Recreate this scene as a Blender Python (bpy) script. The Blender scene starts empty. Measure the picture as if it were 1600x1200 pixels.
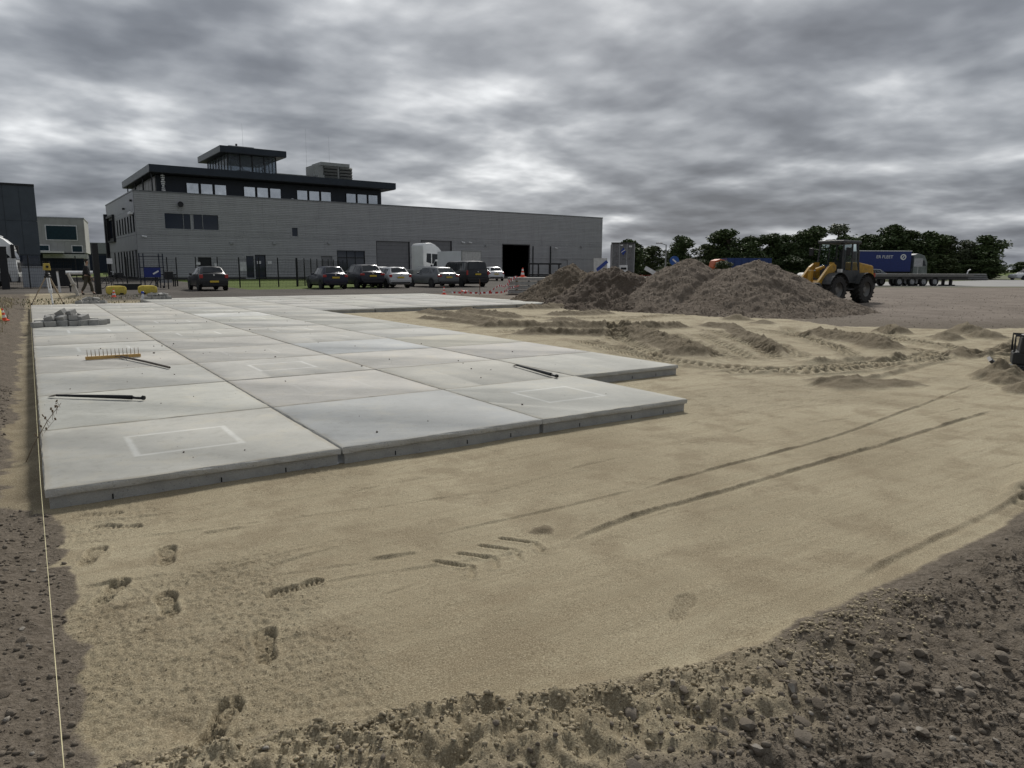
import bpy, bmesh, math, random
import numpy as np
from mathutils import Vector, Matrix

R = math.radians
random.seed(7)
S = bpy.context.scene
COL = S.collection

# ---------------------------------------------------------------- camera
YAW, PIT, ROLL = 0.5931, 0.1628, 0.0046
cam_d = bpy.data.cameras.new('camera')
cam = bpy.data.objects.new('camera', cam_d)
COL.objects.link(cam)
s_, c_ = math.sin(YAW), math.cos(YAW)
sp_, cp_ = math.sin(PIT), math.cos(PIT)
rv = Vector((c_, -s_, 0)); uv = Vector((s_*sp_, c_*sp_, cp_)); fv = Vector((s_*cp_, c_*cp_, -sp_))
rr = rv*math.cos(ROLL) + uv*math.sin(ROLL)
uu = -rv*math.sin(ROLL) + uv*math.cos(ROLL)
mw = Matrix.Identity(4)
for i in range(3):
    mw[i][0] = rr[i]; mw[i][1] = uu[i]; mw[i][2] = -fv[i]
mw[0][3], mw[1][3], mw[2][3] = 0.043, -5.333, 1.572
cam.matrix_world = mw
cam_d.sensor_width = 36.0
cam_d.lens = 1109/1600*36
cam_d.clip_start = 0.05
cam_d.clip_end = 5000
S.camera = cam

# ---------------------------------------------------------------- sun, sky, exposure
SUN_H, SUN_E = R(42), R(41)
sd = bpy.data.lights.new('sun', 'SUN')
sd.energy = 1.5; sd.angle = R(10); sd.color = (1.0, 0.96, 0.9)
so = bpy.data.objects.new('sun', sd); COL.objects.link(so)
sv = Vector((math.sin(SUN_H)*math.cos(SUN_E), math.cos(SUN_H)*math.cos(SUN_E), math.sin(SUN_E)))
so.rotation_euler = sv.to_track_quat('Z', 'Y').to_euler()
so.location = (0, 0, 60)

S.view_settings.view_transform = 'Standard'
S.view_settings.look = 'None'
S.view_settings.gamma = 1.0
S.view_settings.use_curve_mapping = False
S.view_settings.exposure = 1.08

w = bpy.data.worlds.new('World'); S.world = w; w.use_nodes = True
nt = w.node_tree; N = nt.nodes; L = nt.links; N.clear()
def wn(t, **k):
    n = N.new(t)
    for a, b in k.items(): setattr(n, a, b)
    return n
def wm(op, a, b=None, c=None):
    n = wn('ShaderNodeMath', operation=op)
    for i, v in enumerate((a, b, c)):
        if v is None: continue
        if isinstance(v, (int, float)): n.inputs[i].default_value = v
        else: L.new(v, n.inputs[i])
    return n.outputs[0]
tc = wn('ShaderNodeTexCoord')
sep = wn('ShaderNodeSeparateXYZ'); L.new(tc.outputs['Generated'], sep.inputs[0])
zz = wm('ADD', wm('MAXIMUM', sep.outputs[2], 0.0), 0.17)
cx = wm('DIVIDE', sep.outputs[0], zz); cy = wm('DIVIDE', sep.outputs[1], zz)
cmb = wn('ShaderNodeCombineXYZ'); L.new(cx, cmb.inputs[0]); L.new(cy, cmb.inputs[1])
def cloud(scale, detail, rough, off, dist=0.0):
    mp = wn('ShaderNodeMapping'); mp.inputs['Location'].default_value = off
    L.new(cmb.outputs[0], mp.inputs[0])
    n = wn('ShaderNodeTexNoise', noise_dimensions='3D')
    n.inputs['Scale'].default_value = scale; n.inputs['Detail'].default_value = detail
    n.inputs['Roughness'].default_value = rough; n.inputs['Distortion'].default_value = dist
    L.new(mp.outputs[0], n.inputs['Vector'])
    return n.outputs['Fac']
OX, OY = 9.48, 4.64
c1 = cloud(1.4, 9, 0.54, (OX, OY, 0.3), 0.12)
c1s = cloud(1.4, 4, 0.5, (OX+.22*math.sin(SUN_H), OY+.22*math.cos(SUN_H), 0.3), 0.12)   # the same layer, a step toward the sun: lit edges
c1b = cloud(1.4, 4, 0.5, (OX, OY, 0.3), 0.12)
c2 = cloud(0.42, 3, 0.5, (OX*2.4, OY*1.3, 4.0))
f = wm('ADD', wm('ADD', wm('MULTIPLY', c1, 0.60), wm('MULTIPLY', c2, 0.40)), wm('MULTIPLY', wm('SUBTRACT', c1b, c1s), 0.5))
cr = wn('ShaderNodeValToRGB'); L.new(f, cr.inputs[0])
el = cr.color_ramp.elements
el[0].position = 0.32; el[0].color = (0.095, 0.105, 0.124, 1)
el[1].position = 0.70; el[1].color = (0.62, 0.635, 0.65, 1)
for p, col in ((0.43, (0.150, 0.163, 0.186, 1)), (0.50, (0.212, 0.227, 0.251, 1)), (0.57, (0.300, 0.316, 0.340, 1)), (0.63, (0.425, 0.44, 0.46, 1))):
    e = el.new(p); e.color = col
sky = wn('ShaderNodeTexSky', sky_type='NISHITA')
sky.sun_disc = False; sky.sun_elevation = SUN_E; sky.sun_rotation = SUN_H
sky.air_density = 1.2; sky.dust_density = 3.0
bg1 = wn('ShaderNodeBackground'); L.new(sky.outputs[0], bg1.inputs[0]); bg1.inputs[1].default_value = 0.06
bg2 = wn('ShaderNodeBackground'); L.new(cr.outputs[0], bg2.inputs[0]); bg2.inputs[1].default_value = 0.67
mx = wn('ShaderNodeMixShader'); mx.inputs[0].default_value = 0.97
L.new(bg1.outputs[0], mx.inputs[1]); L.new(bg2.outputs[0], mx.inputs[2])
wo = wn('ShaderNodeOutputWorld'); L.new(mx.outputs[0], wo.inputs[0])

# ---------------------------------------------------------------- materials
MATS = {}
class NT:
    """small node-tree writer"""
    def __init__(s, m):
        s.m = m; m.use_nodes = True; s.t = m.node_tree; s.t.nodes.clear()
        s.out = s.n('ShaderNodeOutputMaterial'); s.b = s.n('ShaderNodeBsdfPrincipled')
        s.t.links.new(s.b.outputs[0], s.out.inputs[0])
    def n(s, t, **k):
        x = s.t.nodes.new(t)
        for a, b in k.items(): setattr(x, a, b)
        return x
    def put(s, v, sock):
        if isinstance(v, (int, float)): sock.default_value = v
        elif isinstance(v, (tuple, list)):
            sock.default_value = tuple(v)+((1,) if len(v) == 3 and len(sock.default_value) == 4 else ())
        else: s.t.links.new(v, sock)
    def math(s, op, a, b=None, clamp=False):
        x = s.n('ShaderNodeMath', operation=op, use_clamp=clamp)
        s.put(a, x.inputs[0])
        if b is not None: s.put(b, x.inputs[1])
        return x.outputs[0]
    def noise(s, vec, scale, detail=4, rough=0.55):
        x = s.n('ShaderNodeTexNoise'); x.inputs['Scale'].default_value = scale
        x.inputs['Detail'].default_value = detail; x.inputs['Roughness'].default_value = rough
        s.put(vec, x.inputs['Vector']); return x.outputs['Fac']
    def map(s, v, a, b, c, d):
        x = s.n('ShaderNodeMapRange'); s.put(v, x.inputs[0])
        for i, q in enumerate((a, b, c, d)): s.put(q, x.inputs[1+i])
        return x.outputs[0]
    def mix(s, f, a, b, mode='MIX'):
        x = s.n('ShaderNodeMix', data_type='RGBA', blend_type=mode)
        s.put(f, x.inputs[0]); s.put(a, x.inputs[6]); s.put(b, x.inputs[7]); return x.outputs[2]
    def attr(s, name):
        x = s.n('ShaderNodeAttribute'); x.attribute_name = name; return x.outputs['Fac']
    def coord(s, k='Object'): return s.n('ShaderNodeTexCoord').outputs[k]
    def pos(s): return s.n('ShaderNodeNewGeometry').outputs['Position']
    def bump(s, h, dist, strength=1.0):
        x = s.n('ShaderNodeBump'); x.inputs['Distance'].default_value = dist; x.inputs['Strength'].default_value = strength
        s.put(h, x.inputs['Height']); s.t.links.new(x.outputs[0], s.b.inputs['Normal'])
    def set(s, **k):
        for a, v in k.items(): s.put(v, s.b.inputs[a.replace('_', ' ')])

def M(name, col=None, rough=0.6, metal=0.0, var=0.18, scale=6.0, bump=0.0, bscale=40, coat=0.0, spec=0.5, dirt=None):
    if name in MATS: return MATS[name]
    m = bpy.data.materials.new(name); MATS[name] = m
    t = NT(m); co = t.coord()
    f = t.noise(co, scale, 5)
    lo = tuple(c*(1-var) for c in col); hi = tuple(min(1, c*(1+var)) for c in col)
    c = t.mix(t.map(f, 0.3, 0.7, 0, 1), lo, hi)
    if dirt:
        dn = t.noise(co, scale*0.6, 6, 0.65)
        c = t.mix(t.map(dn, 0.5, 0.68, 0, dirt[1]), c, dirt[0])
    t.set(Base_Color=c, Roughness=t.map(t.noise(co, scale*2.3, 3), 0.3, 0.7, max(0.02, rough-0.08), min(1, rough+0.08)), Metallic=metal, Coat_Weight=coat)
    t.b.inputs['Specular IOR Level'].default_value = spec
    if bump: t.bump(t.noise(co, bscale, 4), bump)
    return m

def glass(name, tint, trans=0.0, rough=0.04):
    if name in MATS: return MATS[name]
    m = bpy.data.materials.new(name); MATS[name] = m
    t = NT(m); co = t.coord()
    c = t.mix(t.noise(co, 1.5, 2), tuple(x*0.8 for x in tint), tuple(x*1.2 for x in tint))
    t.set(Base_Color=c, Roughness=rough, Transmission_Weight=trans)
    if trans: t.b.inputs['IOR'].default_value = 1.08
    return m

# ---------------------------------------------------------------- mesh helpers
class MB:
    def __init__(s): s.v = []; s.f = []; s.mi = []
    def add(s, vs, fs, mi=0):
        o = len(s.v); s.v += [tuple(p) for p in vs]
        s.f += [tuple(i+o for i in f) for f in fs]; s.mi += [mi]*len(fs); return s
    def box(s, c, d, rz=0.0, rx=0.0, ry=0.0, mi=0, taper=1.0):
        a, b, h = d[0]/2, d[1]/2, d[2]/2
        vs = [Vector((x*(taper if z > 0 else 1), y*(taper if z > 0 else 1), z)) for z in (-h, h) for x, y in ((-a, -b), (a, -b), (a, b), (-a, b))]
        m = Matrix.Rotation(rz, 3, 'Z') @ Matrix.Rotation(ry, 3, 'Y') @ Matrix.Rotation(rx, 3, 'X')
        vs = [m @ p + Vector(c) for p in vs]
        return s.add(vs, [(3, 2, 1, 0), (4, 5, 6, 7), (0, 1, 5, 4), (1, 2, 6, 5), (2, 3, 7, 6), (3, 0, 4, 7)], mi)
    def b2(s, lo, hi, mi=0):
        return s.box([(a+b)/2 for a, b in zip(lo, hi)], [b-a for a, b in zip(lo, hi)], mi=mi)
    def tube(s, pts, r, n=8, mi=0, cap=True):
        pts = [Vector(p) for p in pts]; rs = r if isinstance(r, (list, tuple)) else [r]*len(pts)
        o = []; ref = None
        for i, p in enumerate(pts):
            d = (pts[min(i+1, len(pts)-1)] - pts[max(i-1, 0)]).normalized()
            if ref is None: ref = Vector((0, 0, 1)) if abs(d.z) < 0.9 else Vector((1, 0, 0))
            x = d.cross(ref).normalized(); y = d.cross(x).normalized(); ref = x.cross(d) * -1 if False else ref
            for k in range(n):
                a = 2*math.pi*k/n
                o.append(p + (x*math.cos(a)+y*math.sin(a))*rs[i])
        fs = []
        for i in range(len(pts)-1):
            for k in range(n):
                fs.append((i*n+k, i*n+(k+1) % n, (i+1)*n+(k+1) % n, (i+1)*n+k))
        if cap: fs += [tuple(range(n))[::-1], tuple(range((len(pts)-1)*n, len(pts)*n))]
        return s.add(o, fs, mi)
    def prism(s, poly, a, b, axis='y', mi=0):
        """poly in the two other axes, extruded from a to b along axis"""
        def P(p, t):
            return {'y': (p[0], t, p[1]), 'x': (t, p[0], p[1]), 'z': (p[0], p[1], t)}[axis]
        n = len(poly)
        vs = [P(p, a) for p in poly]+[P(p, b) for p in poly]
        fs = [tuple(range(n)), tuple(range(2*n-1, n-1, -1))]+[(i, i+n, (i+1) % n+n, (i+1) % n) for i in range(n)]
        return s.add(vs, fs, mi)
    def lathe(s, prof, n=20, c=(0, 0, 0), axis='z', mi=0, closed=False):
        vs = []
        for r, z in prof:
            for k in range(n):
                a = 2*math.pi*k/n; x, y = r*math.cos(a), r*math.sin(a)
                p = {'z': (x, y, z), 'x': (z, x, y), 'y': (x, z, y)}[axis]
                vs.append((p[0]+c[0], p[1]+c[1], p[2]+c[2]))
        m = len(prof); fs = []
        for i in range(m if closed else m-1):
            j = (i+1) % m
            for k in range(n): fs.append((i*n+k, i*n+(k+1) % n, j*n+(k+1) % n, j*n+k))
        if not closed: fs += [tuple(range(n))[::-1], tuple(range((m-1)*n, m*n))]
        return s.add(vs, fs, mi)
    def mesh(s, name, mats, smooth=False, bevel=0.0, fixn=True):
        me = bpy.data.meshes.new(name)
        me.from_pydata(s.v, [], s.f)
        for m in (mats if isinstance(mats, (list, tuple)) else [mats]): me.materials.append(m)
        for p, i in zip(me.polygons, s.mi): p.material_index = i
        if fixn or bevel:
            bm = bmesh.new(); bm.from_mesh(me)
            if bevel:
                es = [e for e in bm.edges if len(e.link_faces) == 2 and e.calc_face_angle(0) > 0.5]
                bmesh.ops.bevel(bm, geom=es, offset=bevel, segments=2, affect='EDGES', profile=0.5, clamp_overlap=True)
            bmesh.ops.recalc_face_normals(bm, faces=bm.faces)
            bm.to_mesh(me); bm.free()
        if smooth:
            me.polygons.foreach_set('use_smooth', [True]*len(me.polygons))
            me.set_sharp_from_angle(angle=R(38))
        me.update(); return me
    def obj(s, name, mats, parent=None, smooth=False, bevel=0.0, loc=None, rz=0.0):
        o = bpy.data.objects.new(name, s.mesh(name, mats, smooth, bevel)); COL.objects.link(o)
        if parent: o.parent = parent
        if loc: o.location = loc
        o.rotation_euler.z = rz
        return o

def tag(o, label=None, cat=None, group=None, kind=None):
    if label: o['label'] = label
    if cat: o['category'] = cat
    if group: o['group'] = group
    if kind: o['kind'] = kind
    return o
def empty(name, loc=(0, 0, 0), rz=0.0, label=None, cat=None, group=None, kind=None):
    o = bpy.data.objects.new(name, None); COL.objects.link(o)
    o.location = loc; o.rotation_euler.z = rz; o.empty_display_size = 0.2
    return tag(o, label, cat, group, kind)
def inst(name, mesh, parent=None, loc=(0, 0, 0), rot=(0, 0, 0), sc=(1, 1, 1)):
    o = bpy.data.objects.new(name, mesh); COL.objects.link(o)
    if parent: o.parent = parent
    o.location = loc; o.rotation_euler = rot; o.scale = sc if isinstance(sc, (tuple, list)) else (sc,)*3
    return o
def copy_tree(o, parent=None):
    c = o.copy(); COL.objects.link(c); c.parent = parent
    for ch in list(o.children): copy_tree(ch, c)
    return c

# ---------------------------------------------------------------- numpy noise
def nz(x, y, sc, seed=0):
    x = np.asarray(x)*sc; y = np.asarray(y)*sc
    xi = np.floor(x).astype(np.int64); yi = np.floor(y).astype(np.int64)
    xf = x-xi; yf = y-yi
    u = xf*xf*xf*(xf*(xf*6-15)+10); v = yf*yf*yf*(yf*(yf*6-15)+10)
    def g(a, b, dx, dy):
        h = (a*374761393 + b*668265263 + seed*974711) & 0xffffffff
        h = ((h ^ (h >> 13))*1274126177) & 0xffffffff
        h = (h ^ (h >> 16)) & 1023
        t = h*(2*math.pi/1024)
        return np.cos(t)*dx+np.sin(t)*dy
    a = g(xi, yi, xf, yf); b = g(xi+1, yi, xf-1, yf); c = g(xi, yi+1, xf, yf-1); d = g(xi+1, yi+1, xf-1, yf-1)
    return ((a*(1-u)+b*u)*(1-v)+(c*(1-u)+d*u)*v)*1.4
def fbm(x, y, sc, o=4, seed=0, g=0.5):
    r = 0; a = 1.0
    for i in range(o):
        r = r+a*nz(x, y, sc*2**i, seed+i*17); a *= g
    return r
def sm(a, b, x):
    t = np.clip((x-a)/(b-a), 0, 1); return t*t*(3-2*t)
def poly_dist(x, y, P):
    """signed lateral distance and arc length along a polyline"""
    best = np.full(np.shape(x), 1e9); lat = np.zeros(np.shape(x)); arc = np.zeros(np.shape(x)); s0 = 0
    for (x0, y0), (x1, y1) in zip(P[:-1], P[1:]):
        dx, dy = x1-x0, y1-y0; l = math.hypot(dx, dy)
        t = np.clip(((x-x0)*dx+(y-y0)*dy)/(l*l), 0, 1)
        ex, ey = x-x0-t*dx, y-y0-t*dy; d = np.hypot(ex, ey)
        k = d < best
        best = np.where(k, d, best); arc = np.where(k, s0+t*l, arc)
        lat = np.where(k, np.sign(dx*ey-dy*ex)*d, lat); s0 += l
    return best, lat, arc, s0
def curve(P, n=6):
    """Catmull-Rom through the points"""
    P = [Vector(p) for p in P]; Q = []
    for i in range(len(P)-1):
        a = P[max(i-1, 0)]; b = P[i]; c = P[i+1]; d = P[min(i+2, len(P)-1)]
        for k in range(n):
            t = k/n
            Q.append(tuple(0.5*((2*b)+(c-a)*t+(2*a-5*b+4*c-d)*t*t+(3*b-a-3*c+d)*t**3)))
    Q.append(tuple(P[-1])); return Q

# ================================================================ GROUND
XE = [-9, -0.6, 0.2, .6, .84, 1.03, 1.16, 1.47, 1.88, 2.23, 2.58, 2.8, 3.21, 3.95, 5.34, 9, 60]
YE = [-3.1, -3.05, -3.0, -3.08, -3.2, -3.24, -3.27, -3.43, -3.51, -3.59, -3.64, -3.58, -3.58, -3.58, -3.51, -3.5, -3.6]
YL = [-9, -3, -1, -0.1, 0.35, 5, 12, 26, 40]; XL = [.08, .06, .09, .04, -.27, -.25, -.2, -.16, -.16]
YR = [-9, -3.5, 3, 4.3, 6, 9, 11, 14, 17.5, 19]; XR = [40, 32, 22.5, 19.6, 18.6, 20.2, 20.8, 18.6, 17.8, 17.6]
FOOT = [(0.73, -2.47, -12, 1), (0.45, -1.84, -2, 1), (0.24, -1.55, -28, .95), (0.54, -1.21, -8, .8), (0.46, -2.9, -34, 1.25),
        (0.20, -0.98, -20, .7), (0.36, -0.56, 60, .6), (0.28, -0.25, 70, .55), (1.0, -2.02, 95, .8), (2.45, -3.2, -60, .3)]
LINES = [([(0.15, -.39), (.95, -.49)], .004), ([(0.08, -.71), (1.15, -.98)], .004), ([(.11, -1.4), (.53, -1.48)], .011), ([(.11, -1.75), (.39, -1.76)], .008),
         ([(0.74, -.97), (1.03, -1.01)], .010), ([(.6, -1.62), (1.5, -1.5)], .004), ([(1.38, -1.88), (1.75, -1.94)], .012), ([(1.2, -1.0), (2.6, -1.2)], .004),
         ([(1.9, -1.75), (3.6, -1.75)], .006), ([(1.0, -2.0), (2.4, -2.28)], .004), ([(2.2, -1.3), (4.0, -1.0)], .003)]
_rl = random.Random(5)
for _q in range(34):
    _x, _y, _a, _l = _rl.uniform(.6, 8.5), _rl.uniform(-3.1, -.25), _rl.gauss(.12, .16), _rl.uniform(.08, .7)
    LINES.append(([(_x, _y), (_x+_l*math.cos(_a), _y+_l*math.sin(_a))], _rl.uniform(.002, .006)))
BERM = [([(3.47, -1.77), (4.22, -1.71), (5.26, -1.67), (7.01, -1.48), (10.92, -.83)], .013, .017),
        ([(2.43, -2.26), (3.12, -2.13), (4.42, -2.1), (6.66, -1.97), (9.01, -1.81)], .017, .024),
        ([(3.3, -3.47), (3.95, -3.42), (5.49, -3.36), (7, -3.3)], .016, .018),
        ([(8.45, .41), (9.81, .21), (12.27, .58), (13.86, .81)], .05, .05),
        ([(10.5, 1.86), (11.36, 1.63), (12.58, 1.3), (13.3, 1.35)], .11, .10)]
MOUND = [([(12.3, 7.7), (11.13, 5.6), (10.3, 4.1), (9.75, 3.05)], .62, .30), ([(9.7, 10.9), (10.81, 10.05), (11.98, 9.35), (12.46, 8.5), (13.32, 8.1), (14.65, 7.76)], .42, .26),
         ([(15.1, 8.0), (15.3, 7.0), (13.9, 5.6), (12.6, 4.0), (11.3, 2.6)], .33, .20), ([(15.5, 4.9), (15.14, 3.9), (14.57, 2.75), (13.7, 1.9)], .48, .30),
         ([(9.3, 8.5), (10.06, 8.18), (10.68, 7.62), (11.2, 6.7)], .36, .22), ([(11.4, 17.2), (11.3, 15), (11.0, 12.8), (10.9, 11.2)], .45, .22),
         ([(12.8, 16.9), (12.6, 14.5), (12.4, 12.6)], .5, .22), ([(10.0, 14.6), (10.2, 12.2), (10.4, 10.8)], .3, .16),
         ([(15.2, 17.0), (16.6, 16.6), (17.6, 16.6)], .5, .28), ([(14.2, 13.8), (15.6, 13.2), (16.8, 13.6)], .6, .2), ([(12.6, 11.6), (13.8, 11.2)], .45, .15)]
TYRE = [([(12.95, 7.0), (11.55, 5.0), (10.3, 3.2), (9.9, 2.6)], .42), ([(13.5, 6.6), (12.2, 4.9), (10.9, 3.2), (10.2, 2.4)], .36), ([(13.9, 5.3), (12.6, 3.6), (11.2, 2.05)], .36),
        ([(15.9, 7.0), (14.9, 5.0), (13.7, 3.2), (12.1, 1.6)], .34), ([(16.9, 4.9), (16.2, 3.2), (15.5, 1.9), (14.6, .6)], .40), ([(14.3, 2.2), (14.2, 1.5), (13.4, .85), (12.2, .8)], .36),
        ([(10.0, 6.9), (9.2, 4.4), (9.0, 2.7), (9.5, 1.3), (10.6, .9), (12.2, .95)], .5), ([(13.9, 10.0), (12.2, 8.0), (10.4, 6.0)], .5),
        ([(13.4, 9.7), (15.2, 10.6), (17.0, 11.2), (19.4, 11.2)], .4), ([(19.5, 1.6), (16.5, .9), (14.6, .3), (13.2, -.4)], .42), ([(21, .6), (17, -.4), (14, -1.2), (11.4, -2.4)], .42),
        ([(12.2, 16.5), (11.8, 14), (11.6, 12), (12.4, 10.4), (14.2, 9.3)], .4), ([(12.9, 8.9), (11.3, 7.0), (9.9, 4.9), (9.2, 3.4)], .34), ([(14.6, 7.2), (13.2, 5.4), (11.9, 3.6), (10.7, 2.2)], .3), ([(17.4, 6.6), (16.2, 5.9), (14.4, 4.1), (12.9, 2.3)], .32), ([(18.4, 4.6), (16.9, 3.6), (15.3, 1.6), (13.9, .35)], .34), ([(12.6, 15.6), (13.4, 12.6), (15.4, 11.5), (18.4, 11.9)], .36), ([(9.4, 9.6), (10.4, 8.9), (11.8, 7.6), (13.2, 7.2)], .3), ([(8.5, 1.75), (10.2, 1.25), (12.0, 1.05), (14.2, 1.2)], .3), ([(7.4, -3.05), (6.5, -3.3), (5.7, -3.45), (5.3, -3.55)], .2)]
HEAPS = [(17.69, 3.96, .5, .24), (17.3, 2.53, .42, .2), (19.1, 2.9, .6, .3), (18.4, 2.2, .5, .2), (14.2, .75, .42, .17), (15.3, .5, .4, .22), (9.27, .08, .55, .13), (9.9, -.25, .35, .07),
         (11.75, -.8, .42, .26), (11.3, -1.05, .3, .14), (10.7, -1.5, .3, .14), (2.5, -2.03, .075, .025), (18.05, 9.0, .5, .22), (17.5, 7.6, .4, .12), (19.2, 12.7, .5, .16)]

def ground(x, y):
    """height and masks (sand, damp, earth, asphalt, road, grass) at world x, y"""
    wob = fbm(x, y, 1.6, 3, 5)*.07 + nz(x, y, 9, 11)*.025
    de = y-np.interp(x, XE, YE)+wob*.5
    dl = x-np.interp(y, YL, XL)+wob*1.6+.05*nz(x, y, 7, 12)
    dr = np.interp(y, YR, XR)-x+wob*8
    db = 18.4-y+wob*2
    edge = np.minimum(np.minimum(de*1.0, dl), np.minimum(dr*.25, np.where(x > 7.5, db*.5, 9)))
    sand = sm(-.022, .022, edge+.012*nz(x, y, 30, 13))
    h = np.zeros_like(x); damp_shade = np.zeros_like(x)
    near = (np.abs(x) < 40) & (y > -8) & (y < 36)
    # ---- smooth sand waviness + loose rough sand
    big = fbm(x, y, .5, 3, 21)
    h += sand*(.012*big+.0016*nz(x, y, 14, 3)+.0030*fbm(x*.12, y, 5.5, 3, 33, .6)+.0022*np.abs(nz(x*.06+.02*y, y, 7, 35)))
    rough = np.clip(sm(1.35, .75, x+.25*nz(x, y, 2.2, 4)+.12*nz(x, y, 7, 9))*sm(-1.25, -1.75, y+.2*nz(x, y, 2, 8)), 0, 1)
    rough = np.maximum(rough, .75*sm(.0, .35, nz(x, y, .9, 31)+.6*sm(-.1, -.9, np.abs(y+.35)-.6)-.15)*sm(-1.5, -1.0, y))
    rough = np.maximum(rough, sm(1.1, .5, np.hypot((x-7.5)/1.9, (y-.3)/.75)))
    fm = np.zeros_like(x)
    for fx, fy, an, st in FOOT:
        k = near & (np.hypot(x-fx, y-fy) < .3); ca, sa = math.cos(R(an)), math.sin(R(an)); X, Y = x[k]-fx, y[k]-fy
        fm[k] = np.maximum(fm[k], sm(1.25, .85, np.hypot((-X*sa+Y*ca)/.17, (X*ca+Y*sa)/.07)))
    rough = rough*sand*(1-.9*fm)
    h += rough*(.005*fbm(x, y, 9, 2, 41)+.0085*fbm(x, y, 32, 2, 43, .7))
    damp_shade += .16*rough+.10*rough*np.clip(-nz(x, y, 30, 47)*2, 0, 1)
    # ---- front edge: crumbly sand lip, then stony soil
    lip = np.exp(-((de+.08)/.075)**2)*sm(-.1, .3, x)*(.55+.8*nz(x, y, 1.3, 51))
    lip = np.clip(lip, 0, 2)*sm(6.5, 3.0, x)
    crumb = fbm(x, y, 16, 4, 61, .6)
    h += lip*(.05+.022*crumb)
    soil = 1-sand
    front = sm(0, -.25, de)
    h += front*(.035+.035*fbm(x, y, 1.7, 3, 71)+.022*fbm(x, y, 9, 4, 73, .65))
    # thrown-up loose sand left of centre at the front edge
    h += .055*np.exp(-((x-1.0)/.45)**2-((y+3.55)/.22)**2)+.05*np.exp(-((x-.2)/.35)**2-((y+3.2)/.25)**2)
    # ---- left bank
    lb = sm(0, -.7, dl)*sm(-8, -2, y+0*x)
    h += lb*(.10+.05*fbm(x, y, 1.1, 3, 81)+.028*fbm(x, y, 7, 4, 83, .6)+.06*sm(-.9, -2.5, x))*sm(44, 30, y)
    h += -.03*np.exp(-((x+.16)/.13)**2)*sm(.2, .5, y)*sm(26, 24, y)
    # gravel yard on the right and behind
    yr = sm(-.05, -3.0, dr*.6)*sm(-3, 1, de)
    h += yr*(.10+.03*fbm(x, y, .45, 4, 91)+.012*nz(x, y, 3, 93))
    yb = sm(18, 21, y)*sm(17.4, 19, x)
    h = np.where(y > 18, np.maximum(h, .10*yb), h)
    # loose moist sand thrown over the soil in front of the bed, and the moist gutter beside the slabs
    spill = sm(-.60, -.36, de+.16*nz(x, y, 3, 57))*sm(2.7, 1.7, x+.4*nz(x, y, 2, 58))*(1-sm(-.05, .05, de))*sm(-.05, .12, dl)
    sand = np.maximum(sand, spill); damp_shade = np.maximum(damp_shade, spill*(.30+.25*nz(x, y, 4, 59)))
    h += spill*(.030*fbm(x, y, 8, 4, 62, .6)+.032*np.clip(nz(x, y, 3.2, 63), 0, 1)-.02*sm(.25, .5, nz(x, y, 2.1, 65)))
    damp_shade = np.maximum(damp_shade, (.55+.35*fbm(x, y, 3, 3, 64))*sm(.03, -.05, x)*sm(-.2, .3, y))
    # ---- details only where they matter
    def blk(P, m):
        xs = [p[0] for p in P]; ys = [p[1] for p in P]
        return near & (x > min(xs)-m) & (x < max(xs)+m) & (y > min(ys)-m) & (y < max(ys)+m)
    for i, (P, wd, ht) in enumerate(MOUND):
        P = curve(P, 4); k = blk(P, 3*wd); X, Y = x[k], y[k]
        d, lat, arc, ln = poly_dist(X, Y, P)
        e = np.minimum(sm(0, .5, arc), sm(0, .5, ln-arc))*.8+.2
        wv = wd*(1+.35*nz(X, Y, 1.3, 200+i))
        pr = sm(0, 1, np.clip(1-d/(wv*1.15), 0, 1))*e
        h[k] += pr*ht*.8*(.85+.25*fbm(X, Y, 2.5, 3, 210+i)+.22*fbm(X, Y, 8, 4, 220+i, .7))
        damp_shade[k] = np.maximum(damp_shade[k], sm(.05, .35, pr))
    for i, (P, wd) in enumerate(TYRE):
        P = curve(P, 4); k = blk(P, 1.2); X, Y = x[k], y[k]
        d, lat, arc, ln = poly_dist(X, Y, P)
        ins = sm(wd/2+.03, wd/2-.03, d)*np.minimum(sm(0, .6, arc), sm(0, .6, ln-arc))
        bars = np.sin(2*math.pi*(arc+.55*np.abs(lat))/.17)
        h[k] += ins*(.038*np.clip(bars*2, -1, 1)-.02)
        rim = np.exp(-((d-wd/2-.05)/.05)**2)*(.8+.7*nz(X, Y, 3, 300+i))
        h[k] += np.clip(rim, 0, 2)*.045*np.minimum(sm(0, .6, arc), sm(0, .6, ln-arc))
        damp_shade[k] = np.maximum(damp_shade[k], ins*(.18+.42*np.clip(-bars*2, 0, 1))+.4*np.clip(rim, 0, 1))  # turned-up rim is moist sand; tread hollows have their shade painted in
    for i, (P, wd, ht) in enumerate(BERM):
        P = curve(P, 4); k = blk(P, .6); X, Y = x[k], y[k]
        d, lat, arc, ln = poly_dist(X, Y, P)
        br = np.clip(.6+.55*fbm(X, Y, 2.2, 2, 400+i)+.35*fbm(X, Y, 16, 2, 430+i), 0, 1.5)*np.minimum(sm(0, .5, arc), sm(0, .5, ln-arc))
        h[k] += np.exp(-(lat/wd)**2)*ht*br*.9-.4*ht*np.exp(-((lat+2.1*wd)/(1.1*wd))**2)*np.minimum(sm(0, .5, arc), sm(0, .5, ln-arc))
        damp_shade[k] = np.maximum(damp_shade[k], np.exp(-(lat/(wd*1.2))**2)*.75*np.clip(br, 0, 1))
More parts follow.
